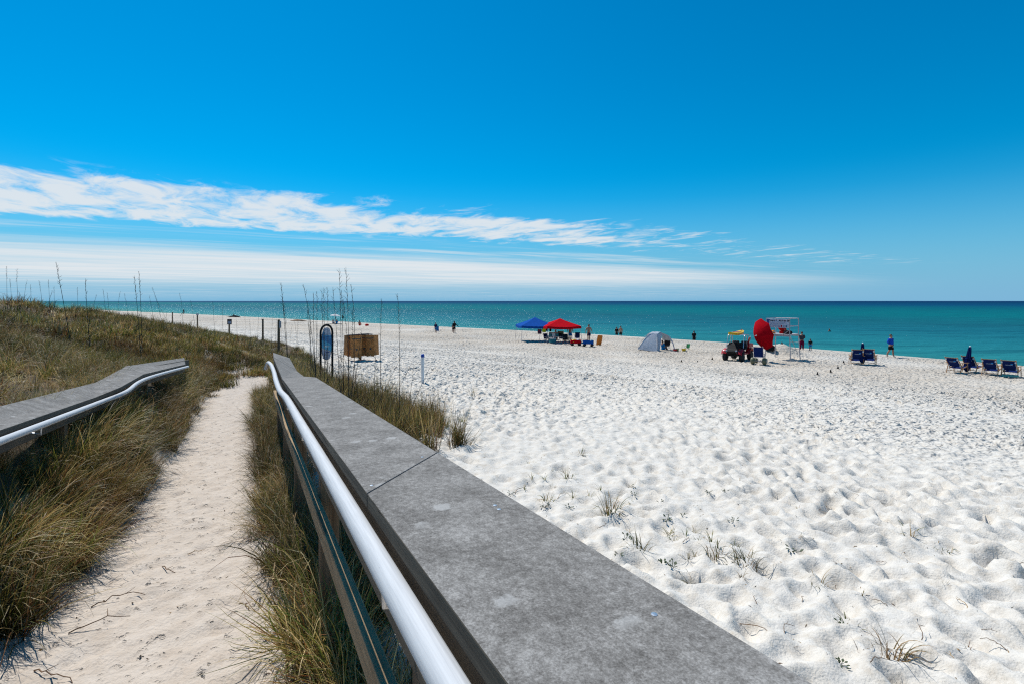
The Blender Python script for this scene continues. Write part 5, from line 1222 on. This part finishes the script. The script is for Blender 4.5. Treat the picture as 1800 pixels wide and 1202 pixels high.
camp_chair(1207.5, 615.5, 'green', 'tiny green child chair among the beach toys', R(-30), 'green', .62)
for i_, (px, py, lb) in enumerate(((1198, 637, 'small black cone beside the yellow bucket row, farthest from the buggy'), (1226, 636, 'middle black cone of the row leading to the buggy'), (1252, 632, 'black cone next to the buggy front wheel'), (1437, 659, 'black cone alone before the shaded sand mound'),
        (1460, 655, 'near black cone of the three leading to the paired blue chairs'), (1473, 648, 'middle black cone of the three leading to the paired blue chairs'), (1483, 639, 'black cone beside the paired blue chairs'))):
    v = at(px, py); c_ = thing('small_cone', lb, 'cone', tuple(v)); c_.scale = (.7,) * 3; mb = MB(); mb.lathe([(.085, .02), (.02, .26), (0, .265)], 12); mb.build('cone', 'black', c_, smooth=True); mb = MB(); mb.box((0, 0, .01), (.22, .22, .025)); mb.build('base', 'black', c_, bevel=.005)

# ------------------------------------------------------------------ beach buggy with rescue board
v = at(1297, 633); ut = thing('beach_buggy', 'red and black open beach buggy with silver roll frame', 'buggy', tuple(v), R(-43))
def wheel(x_, y_, r_, w_):
    rot = Matrix.Rotation(R(90), 3, 'Y'); mb = MB(); mb.lathe([(r_ * .5, -w_ / 2), (r_ * .86, -w_ / 2), (r_ * .97, -w_ * .36), (r_, -w_ * .2), (r_, w_ * .2), (r_ * .97, w_ * .36), (r_ * .86, w_ / 2), (r_ * .5, w_ / 2)], 22, (x_, y_, r_), rot); wl = thing_part('wheel', mb, 'rubber', ut)
    mb = MB()
    for k in range(22):
        a_ = 2 * math.pi * k / 22; mb.box((x_, y_ + math.cos(a_) * r_, r_ + math.sin(a_) * r_), (w_ * .8, .045, .03), Matrix.Rotation(a_ - math.pi / 2, 3, 'X'))
    t_ = mb.build('tread', 'rubber', wl); t_['kind'] = 'stuff'
    mb = MB(); mb.lathe([(0, w_ * .38), (r_ * .2, w_ * .42), (r_ * .5, w_ * .46), (r_ * .5, -w_ * .46), (r_ * .2, -w_ * .42), (0, -w_ * .38)], 14, (x_, y_, r_), rot); mb.build('rim', 'metal', wl, smooth=True)
def thing_part(n, mb, m_, p_): return mb.build(n, m_, p_, smooth=True)
for sx in (-1, 1): wheel(sx * .58, -.88, .32, .26); wheel(sx * .58, .86, .33, .30)
mb = MB(); mb.box((0, 0, .48), (.78, 2.3, .22)); mb.build('chassis', 'black', ut, bevel=.04)
mb = MB(); mb.prism([(-1.30, .55), (-1.34, .72), (-1.22, .88), (-.80, 1.0), (-.52, 1.02), (-.52, .5), (-1.2, .5)], (.86, 0, 0), (-.43, 0, 0), (0, 1, 0)); mb.build('hood', 'black', ut, bevel=.05)
for sx in (-1, 1):
    mb = MB(); rws = [[(sx * (.36 + .36 * i / 4), -.88 + .46 * math.cos(R(a_)), .42 + .46 * math.sin(R(a_)) + (.02 if i < 4 else -.06)) for i in range(5)] for a_ in (165, 140, 115, 90, 65, 40)]; mb.sheet(rws, .03); mb.build('front_fender', 'redp', ut, smooth=True)
    mb = MB(); mb.lathe([(0, .05), (.07, .04), (.085, 0), (.085, -.06)], 12, (sx * .34, -1.30, .74), Matrix.Rotation(R(90), 3, 'X')); mb.build('headlight', 'metal', ut, smooth=True)
    mb = MB(); mb.prism([(-.50, .45), (-.48, .62), (.10, .55), (.30, .62), (.30, .45)], (.05, 0, 0), (sx * .62 - .025, 0, 0), (0, 1, 0)); mb.build('side_sill', 'redp', ut, bevel=.02)
    mb = MB(); rws = [[(sx * (.40 + .34 * i / 4), .86 + .48 * math.cos(R(a_)), .42 + .46 * math.sin(R(a_))) for i in range(5)] for a_ in (170, 140, 110, 80, 50, 20)]; mb.sheet(rws, .03); mb.build('rear_fender', 'redp', ut, smooth=True)
    mb = MB(); mb.tube([(sx * .60, -.62, .95), (sx * .58, -.38, 1.72), (sx * .57, -.28, 1.86), (sx * .57, .42, 1.86), (sx * .60, .56, 1.76), (sx * .62, .70, .88)], .025, 8); mb.build('roll_bar', 'metal', ut, smooth=True)
    mb = MB(); mb.tube([(sx * .57, .10, 1.86), (sx * .60, .16, 1.0)], .02, 6); mb.build('roll_bar', 'metal', ut, smooth=True)
    mb = MB(); mb.box((sx * .30, .20, .83), (.46, .48, .14)); st2 = mb.build('seat', 'seat', ut, bevel=.05); mb = MB(); mb.box((sx * .30, .46, 1.12), (.46, .12, .56), Matrix.Rotation(R(-10), 3, 'X')); mb.build('seat_back', 'seat', st2, bevel=.05)
for y_, z_ in ((-.28, 1.86), (.42, 1.86), (.10, 1.86)): mb = MB(); mb.tube([(-.57, y_, z_), (.57, y_, z_)], .022, 6); mb.build('cross_bar', 'metal', ut, smooth=True)
mb = MB(); mb.box((0, .95, .92), (1.25, .85, .05)); mb.box((0, .52, 1.06), (1.25, .04, .26)); mb.box((0, 1.38, 1.06), (1.25, .04, .26)); mb.build('cargo_bed', 'redp', ut, bevel=.01)
for sx in (-1, 1): mb = MB(); mb.box((sx * .63, .95, 1.06), (.04, .82, .26)); mb.build('bed_side', 'redp', ut, bevel=.01)
mb = MB(); mb.tube([(-.48, -1.42, .50), (-.48, -1.46, .72), (.48, -1.46, .72), (.48, -1.42, .50)], .028, 8); mb.tube([(-.2, -1.45, .72), (-.2, -1.38, .40), (.2, -1.38, .40), (.2, -1.45, .72)], .022, 6); mb.build('bumper', 'black', ut, smooth=True)
mb = MB(); mb.box((0, -.50, 1.02), (1.15, .18, .20)); mb.build('dashboard', 'black', ut, bevel=.04)
mb = MB(); mb.sheet([[(-.5 + .25 * i, -.66 + .14 * j, .98 + .17 * j) for i in range(5)] for j in range(3)], .01); mb.build('wind_deflector', 'black', ut, smooth=True)
sw = [(.30 + .16 * math.cos(a_), -.30 + .06 * math.sin(a_), 1.16 + .15 * math.sin(a_)) for a_ in [2 * math.pi * k / 14 for k in range(15)]]; mb = MB(); mb.tube(sw, .014, 6); mb.tube([(.30, -.30, 1.16), (.30, -.45, 1.05)], .018, 6); mb.build('steering_wheel', 'black', ut, smooth=True)
mt_ = Matrix.Translation(v) @ Matrix.Rotation(R(-43), 4, 'Z')
rb = thing('rescue_board', 'long yellow rescue board lying on the beach buggy roof', 'surfboard', tuple(mt_ @ Vector((-.16, 0, 1.885))), R(-43))
rws = []
for i in range(13):
    t = i / 12; y_ = -1.15 + 2.5 * t; wv_ = .36 * (math.sin(math.pi * min(max(t * .93 + .03, 0), 1)) ** .55); rws.append([(-wv_ + 2 * wv_ * j / 6, y_, .06 + .09 * (2 * abs(t - .45)) ** 2.4 - .03 * abs(j - 3) / 3) for j in range(7)])
mb = MB(); mb.sheet(rws, .17); mb.build('deck', 'yellow', rb, smooth=True); mb = MB(); mb.box((0, .35, .150), (.40, .7, .03)); mb.build('deck_pad', 'redp', rb, bevel=.005); mb = MB(); mb.prism([(0, 0), (.18, 0), (.24, .22), (.16, .22)], (.02, 0, 0), (-.01, 1.0, .12), (0, 1, 0)); mb.build('fin', 'redp', rb)
rt = thing('rescue_tube', 'red rescue tube stood in the buggy cargo bed', 'float', tuple(mt_ @ Vector((.45, .80, .95))), R(-43)); mb = MB(); mb.tube([(0, 0, 0), (.02, .02, .3), (.1, .06, .62), (.14, .08, .7)], [.07, .08, .08, .04], 10); mb.build('float', 'redp', rt, smooth=True); mb = MB(); mb.tube([(.14, .08, .7), (.16, .1, .85)], .01, 5); mb.build('strap', 'paintw', rt)

# ------------------------------------------------------------------ lifeguard tower
v = at(1388, 634.5); TW = 1.66; trz = faceaz(v) + R(-21)
fwd = Vector((-math.sin(trz), math.cos(trz), 0)); rgt = Vector((math.cos(trz), math.sin(trz), 0))
tow = thing('lifeguard_tower', 'grey pipe lifeguard tower with a wooden deck and white name sign', 'lifeguard tower', tuple(v), trz)
Htop = (634.5 - 561) * v.y / F; Hdk = (634.5 - 590) * v.y / F
def lp(x_, y_): w_ = v + rgt * x_ + fwd * y_; return gz(w_.x, w_.y) - v.z - .25
for x_, y_, tp in ((0, 0, Htop), (0, TW, Htop), (-TW, 0, Htop - .05), (-TW, TW, Htop - .05)):
    ox = .10 * (1 if x_ == 0 else -1); oy = -.08 if y_ == 0 else .08
    mb = MB(); mb.tube([(x_ + ox, y_ + oy, min(lp(x_, y_), -.1)), (x_, y_, Hdk), (x_, y_, tp)], .034, 10); mb.build('leg', 'steel', tow, smooth=True)
for a_, b_ in (((0, 0), (0, TW)), ((0, TW), (-TW, TW)), ((-TW, 0), (-TW, TW)), ((0, 0), (-TW, 0))):
    for z_ in ((Htop - .03, Hdk + .62) if not (a_ == (0, 0) and b_ == (-TW, 0)) else (Htop - .08,)): mb = MB(); mb.tube([(a_[0], a_[1], z_), (b_[0], b_[1], z_)], .024, 8); mb.build('guard_rail', 'steel', tow, smooth=True)
for k in range(9): mb = MB(); mb.box((-TW / 2, .09 + k * TW / 9.2, Hdk), (TW + .12, .165, .045)); mb.build('deck_plank', 'greyp', tow, bevel=.006)
for y_ in (.05, TW - .05): mb = MB(); mb.box((-TW / 2, y_, Hdk - .085), (TW, .045, .12)); mb.build('deck_beam', 'greyp', tow)
mb = MB(); mb.tube([(0, .06, Hdk - .05), (0, TW - .1, .35)], .022, 6); mb.build('brace', 'steel', tow, smooth=True); mb = MB(); mb.tube([(-.04, -.03, Hdk + .33), (-.42, -.03, Hdk + .02)], .022, 6); mb.build('brace', 'steel', tow, smooth=True)
for z_ in (.75, 1.25): mb = MB(); mb.tube([(0, TW, z_), (-.62, TW, z_)], .018, 6); mb.build('ladder_rung', 'steel', tow, smooth=True)
mb = MB(); mb.tube([(-.62, TW, .2), (-.62, TW, Hdk)], .022, 6); mb.build('ladder_rail', 'steel', tow, smooth=True)
sgw, sgh = 1.60, .66; scx, scz = -.84, Htop - .06 - sgh / 2
mb = MB(); mb.box((scx, -.055, scz), (sgw, .03, sgh)); sgn = mb.build('name_sign', 'signw', tow, bevel=.004)
mb = MB(); mb.box((scx - sgw / 2 + .11, -.075, scz + .15), (.2, .008, .33)); mb.build('blue_panel', 'signb', sgn)
def text(body, size, loc, mat, parent, name='lettering'):
    cu = bpy.data.curves.new(name, 'FONT'); cu.body = body; cu.size = size; cu.extrude = .002; cu.align_x = 'CENTER'; cu.align_y = 'CENTER'; cu.offset = .007
    cu.materials.append(M[mat]); t_o = bpy.data.objects.new('tmp', cu); me_t = bpy.data.meshes.new_from_object(t_o); bpy.data.objects.remove(t_o); o = bpy.data.objects.new(name, me_t); COL.objects.link(o); o.parent = parent; o.location = loc; o.rotation_euler = (R(90), 0, 0); return o
text('Tower 1  Access 28', .185, (scx + .10, -.0745, scz + .20), 'ink', sgn)
for z_, w_ in ((.075, 1.1), (.0, 1.2), (-.06, .9), (-.15, .55), (-.21, .55), (-.27, .5)):
    mb = MB(); mb.box((scx + .08 - (1.2 - w_) / 2, -.0735, scz + z_), (w_, .006, .022)); mb.build('print_line', 'greyline', sgn)
for k in range(4): mb = MB(); mb.box((scx + .12 + .17 * k, -.0735, scz - .21), (.09, .006, .16)); mb.build('printed_symbol', ['greyline', 'redp', 'greyline', 'teal'][k], sgn)
# on the deck
dk = lambda x_, y_, z_=0: tuple(v + rgt * x_ + fwd * y_ + Vector((0, 0, Hdk + .024 + z_)))
person('lifeguard in red sitting on the tower deck behind the sign', dk(-.85, .75), trz + R(170), 1.75, 'sit', 't_red', 't_red', 'skin', sleeves=True)
def lump(c, w_, d_, h_, mat, label, name, seed, cat='bag'):
    mb = MB(); rng = np.random.default_rng(seed); n = 12
    for r_, z_ in ((.9, 0), (1, .35), (.85, .75), (.5, .95), (0, 1)):
        for k in range(n): a_ = 2 * math.pi * k / n; q_ = 1 + rng.normal(0, .07); mb.v.append(Vector((w_ / 2 * r_ * q_ * math.cos(a_), d_ / 2 * r_ * q_ * math.sin(a_), h_ * z_)))
    for i in range(4):
        for k in range(n): mb.face((i * n + k, i * n + (k + 1) % n, (i + 1) * n + (k + 1) % n, (i + 1) * n + k))
    mb.face(list(range(n))); o = mb.build(name, mat, None, smooth=True); o.location = c; o.rotation_euler = (0, 0, trz); return tag(o, label, cat)
lump(dk(-.32, .5), .62, .5, .30, 't_black', 'black kit bag on the tower deck beside the red lifeguard', 'kit_bag', 5); lump(dk(-1.35, .4), .34, .3, .26, 'orange', 'orange rescue pack on the tower deck', 'rescue_pack', 6)
# red umbrella mounted sideways on the tower
uc = P3(1342.5, 587.5, v.y - .9); au = Vector((-.80, -.54, -.17)).normalized(); raz = Matrix.Rotation(-math.atan2(uc.x, uc.y), 3, 'Z'); au = raz @ au
um = thing('tower_umbrella', 'big red umbrella turned on its side at the lifeguard tower', 'umbrella', tuple(uc)); umbrella(um, (0, 0, 0), au, 1.15, .58, 8, ['redu'], 1.9, 'metal')
lump(tuple(at(1354, 615.5, .0)), .9, .6, .42, 't_black', 'black bundle on the sand mound under the tower', 'black_bundle', 8)
# beach wheelchair
w0 = at(1334, 641); wc = thing('beach_wheelchair', 'beach wheelchair with blue seat and fat olive balloon tyres', 'wheelchair', tuple(w0), faceaz(w0) + R(172))
for x_, y_, r_ in ((-.36, .12, .24), (.36, .12, .24), (-.30, -.72, .18), (.30, -.72, .18)):
    mb = MB(); mb.lathe([(.05, -.13), (r_ * .7, -.13), (r_ * .93, -.09), (r_, 0), (r_ * .93, .09), (r_ * .7, .13), (.05, .13)], 18, (x_, y_, r_), Matrix.Rotation(R(90), 3, 'Y')); o = mb.build('balloon_wheel', 'olive', wc, smooth=True)
    mb = MB(); mb.lathe([(0, -.14), (r_ * .4, -.135), (r_ * .4, .135), (0, .14)], 12, (x_, y_, r_), Matrix.Rotation(R(90), 3, 'Y')); mb.build('hub', 'greyp', o)
for x_ in (-.29, .29):
    mb = MB(); mb.tube([(x_, -.78, .30), (x_, -.45, .50), (x_, .12, .50), (x_, .30, 1.18), (x_, .44, 1.24)], .02, 8); mb.build('side_frame', 'greyp', wc, smooth=True); mb = MB(); mb.tube([(x_, .16, .72), (x_, -.32, .72), (x_, -.34, .5)], .022, 6); mb.build('armrest', 'greyp', wc, smooth=True)
mb = MB(); mb.tube([(-.36, .12, .24), (.36, .12, .24)], .02, 6); mb.tube([(-.3, -.72, .18), (.3, -.72, .18)], .02, 6); mb.tube([(-.29, .12, .5), (.29, .12, .5)], .02, 6); mb.build('axle_frame', 'greyp', wc, smooth=True)
mb = MB(); mb.sheet([[(-.27 + .108 * i, -.42 + .13 * j, .53 - .03 * math.sin(math.pi * i / 5)) for i in range(6)] for j in range(5)], .03); mb.build('seat', 'navy', wc, smooth=True)
mb = MB(); mb.sheet([[(-.28 + .112 * i, .13 + .045 * j + .03 * math.sin(math.pi * i / 5), .55 + .16 * j) for i in range(6)] for j in range(5)], .03); mb.build('backrest', 'navy', wc, smooth=True)
# people beyond the tower
q_ = pz(1375, 613, 47.5); person('child in blue shorts crouching beyond the tower mound', q_, faceaz(q_) + R(100), 1.25, 'sit', 't_black', 't_blue', 'skin2')
q_ = at(1409.5, 615); person('person in grey shirt and maroon trousers with folded arms facing the sea', q_, faceaz(q_) + R(180), 1.66, 'stand', 't_grey', 't_maroon', 'skin', arms='fold', long_legs=True)
q_ = at(1424.5, 616); person('child in black top and bright blue shorts facing the sea', q_, faceaz(q_) + R(180), 1.05, 'stand', 't_black', 't_brightblue', 'skin2')
q_ = at(1566, 628); person('person in royal blue hooded jacket and black shorts walking along the waterline', q_, faceaz(q_) + R(60), 1.80, 'walk', 't_royal', 't_black', 'skin', 'brownhair', 'hips', sleeves='long')

# ------------------------------------------------------------------ low wooden beach chairs and furled umbrellas
def beach_chair(label, loc, rotz, group=None, recline=0.0):
    c = thing('beach_chair', label, 'chair', tuple(loc), rotz, group)
    bt = Vector((0, .50 + recline, .98 - .6 * recline)); b0 = Vector((0, .10, .30))
    def bk(x_, t): return Vector((x_, 0, 0)) + b0.lerp(bt, t)
    mb = MB(); mb.sheet([[bk(-.27 + .108 * i, .10 + .88 * j / 8) + Vector((0, .035 * math.sin(math.pi * j / 8), 0)) for i in range(6)] for j in range(9)], .012); b_ = mb.build('back_sling', 'navy', c, smooth=True)
    mb = MB(); mb.box(bk(0, .60) + Vector((0, .06, 0)), (.30, .015, .03)); mb.build('stitched_label', 'greyline', b_)
    mb = MB(); mb.box(bk(-.12, .68) + Vector((0, .065, 0)), (.10, .012, .05)); mb.build('logo_patch', 'skyp', b_)
    mb = MB(); mb.sheet([[(-.27 + .108 * i, -.46 + .58 * j / 6, .36 - .10 * j / 6 - .02 * math.sin(math.pi * j / 6)) for i in range(6)] for j in range(7)], .012); mb.build('seat_sling', 'navy', c, smooth=True)
    for x_ in (-.30, .30):
        mb = MB(); mb.beam(bk(x_, -.05), bk(x_, 1.05), .03, .05, (1, 0, 0)); mb.build('back_upright', 'tanwood', c, bevel=.004)
        mb = MB(); mb.beam((x_, -.48, .37), (x_, .16, .25), .03, .05); mb.build('seat_rail', 'tanwood', c, bevel=.004)
        xo = x_ * 1.13; mb = MB(); mb.beam((xo, -.46, 0), (xo, -.38, .56), .03, .05); mb.build('leg', 'tanwood', c, bevel=.004); mb = MB(); mb.beam((xo, .42, -.02), (xo, .16, .56), .03, .05); mb.build('leg', 'tanwood', c, bevel=.004)
        mb = MB(); mb.beam((xo * 1.04, -.50, .58), (xo * 1.04, .44, .60), .085, .024); mb.build('armrest', 'tanwood', c, bevel=.006)
        for t in (.2, .83): mb = MB(); mb.box(bk(x_ * .93, t) + Vector((0, .03, 0)), (.07, .05, .10)); mb.build('sleeve', 't_white', c)
    mb = MB(); mb.beam(bk(-.32, 1.0), bk(.32, 1.0), .03, .035); mb.build('top_bar', 'tanwood', c); mb = MB(); mb.beam((-.34, .34, .14), (.34, .34, .14), .03, .03); mb.build('cross_bar', 'tanwood', c)
    return c
gname = 'blue sling beach chairs'
seaward = R(180)
def bc(px, py, label, dz=0, rec=0.0, s_=1.0):
    q_ = at(px, py); o = beach_chair(label, q_, faceaz(q_) + seaward + dz, gname, rec); o.scale = (s_,) * 3; return q_
bc(1505.5, 640, 'blue sling beach chair between the cones and the upright furled umbrella', R(8), 0, 1.12); bc(1528, 641, 'blue sling beach chair between the upright furled umbrella and the walking person', R(-6), 0, 1.12)
bc(1682, 655.5, 'reclined blue sling beach chair inland of the leaning furled umbrella', R(-24), .12, 1.05); bc(1710, 654, 'blue sling beach chair just past the leaning furled umbrella', R(-26), .05, 1.05)
bc(1743, 659, 'blue sling beach chair between the leaning umbrella pair and a chair with a tray', R(-12), .06, 1.05); bc(1777, 662, 'last blue sling beach chair of the row with a green tray under it', R(-10), .08, 1.05)
def furled(px, py, tpx, tpy, label):
    b = at(px, py); t = P3(tpx, tpy, b.y); d_ = t - b; r_ = thing('furled_umbrella', label, 'umbrella', tuple(b))
    mb = MB(); mb.tube([d_ * -.08, d_ * .3], .02, 8); mb.build('pole', 'tanwood', r_, smooth=True)
    mb = MB(); b0 = len(mb.v); n = 16; prof = [(.04, .04), (.12, .12), (.22, .15), (.45, .13), (.7, .10), (.9, .075), (.97, .05)]
    ax = d_.normalized(); qm = ax.to_track_quat('Z', 'Y').to_matrix()
    for t_, rr_ in prof:
        for k in range(n): a_ = 2 * math.pi * k / n; f_ = 1 + .22 * (1 if k % 2 else -1); mb.v.append(d_ * t_ + qm @ Vector((rr_ * f_ * math.cos(a_), rr_ * f_ * math.sin(a_), 0)))
    for i in range(len(prof) - 1):
        for k in range(n): mb.face((i * n + k, i * n + (k + 1) % n, (i + 1) * n + (k + 1) % n, (i + 1) * n + k))
    mb.face(list(reversed(range(n)))); mb.face([(len(prof) - 1) * n + k for k in range(n)]); cl = mb.build('furled_cloth', 'navy', r_, smooth=True)
    mb = MB(); mb.lathe([(.05, 0), (.05, .03), (.02, .07), (0, .08)], 10, d_ * .965, qm); mb.build('finial', 'paintw', r_, smooth=True)
    mb = MB(); mb.tube([d_ * .52, d_ * .55], .15, 12); mb.build('tie', 'navy', cl)
furled(1515.5, 641, 1516.5, 602.5, 'upright furled navy umbrella between two blue chairs'); furled(1698, 655, 1705.5, 608, 'leaning furled navy umbrella between two blue chairs')
q_ = at(1776, 665); mb = MB(); mb.box((0, 0, .12), (.7, .4, .03)); mb.box((0, -.2, .15), (.7, .02, .06)); mb.box((0, .2, .15), (.7, .02, .06)); mb.box((-.34, 0, .15), (.02, .38, .06)); mb.box((.34, 0, .15), (.02, .38, .06)); mb.box((-.25, 0, .05), (.04, .3, .12)); mb.box((.25, 0, .05), (.04, .3, .12))
o = mb.build('low_tray', 'teal', None); o.location = q_ + Vector((0, 0, 0)); o.rotation_euler = (0, 0, faceaz(q_)); tag(o, 'low green tray table under the last blue chair', 'tray')
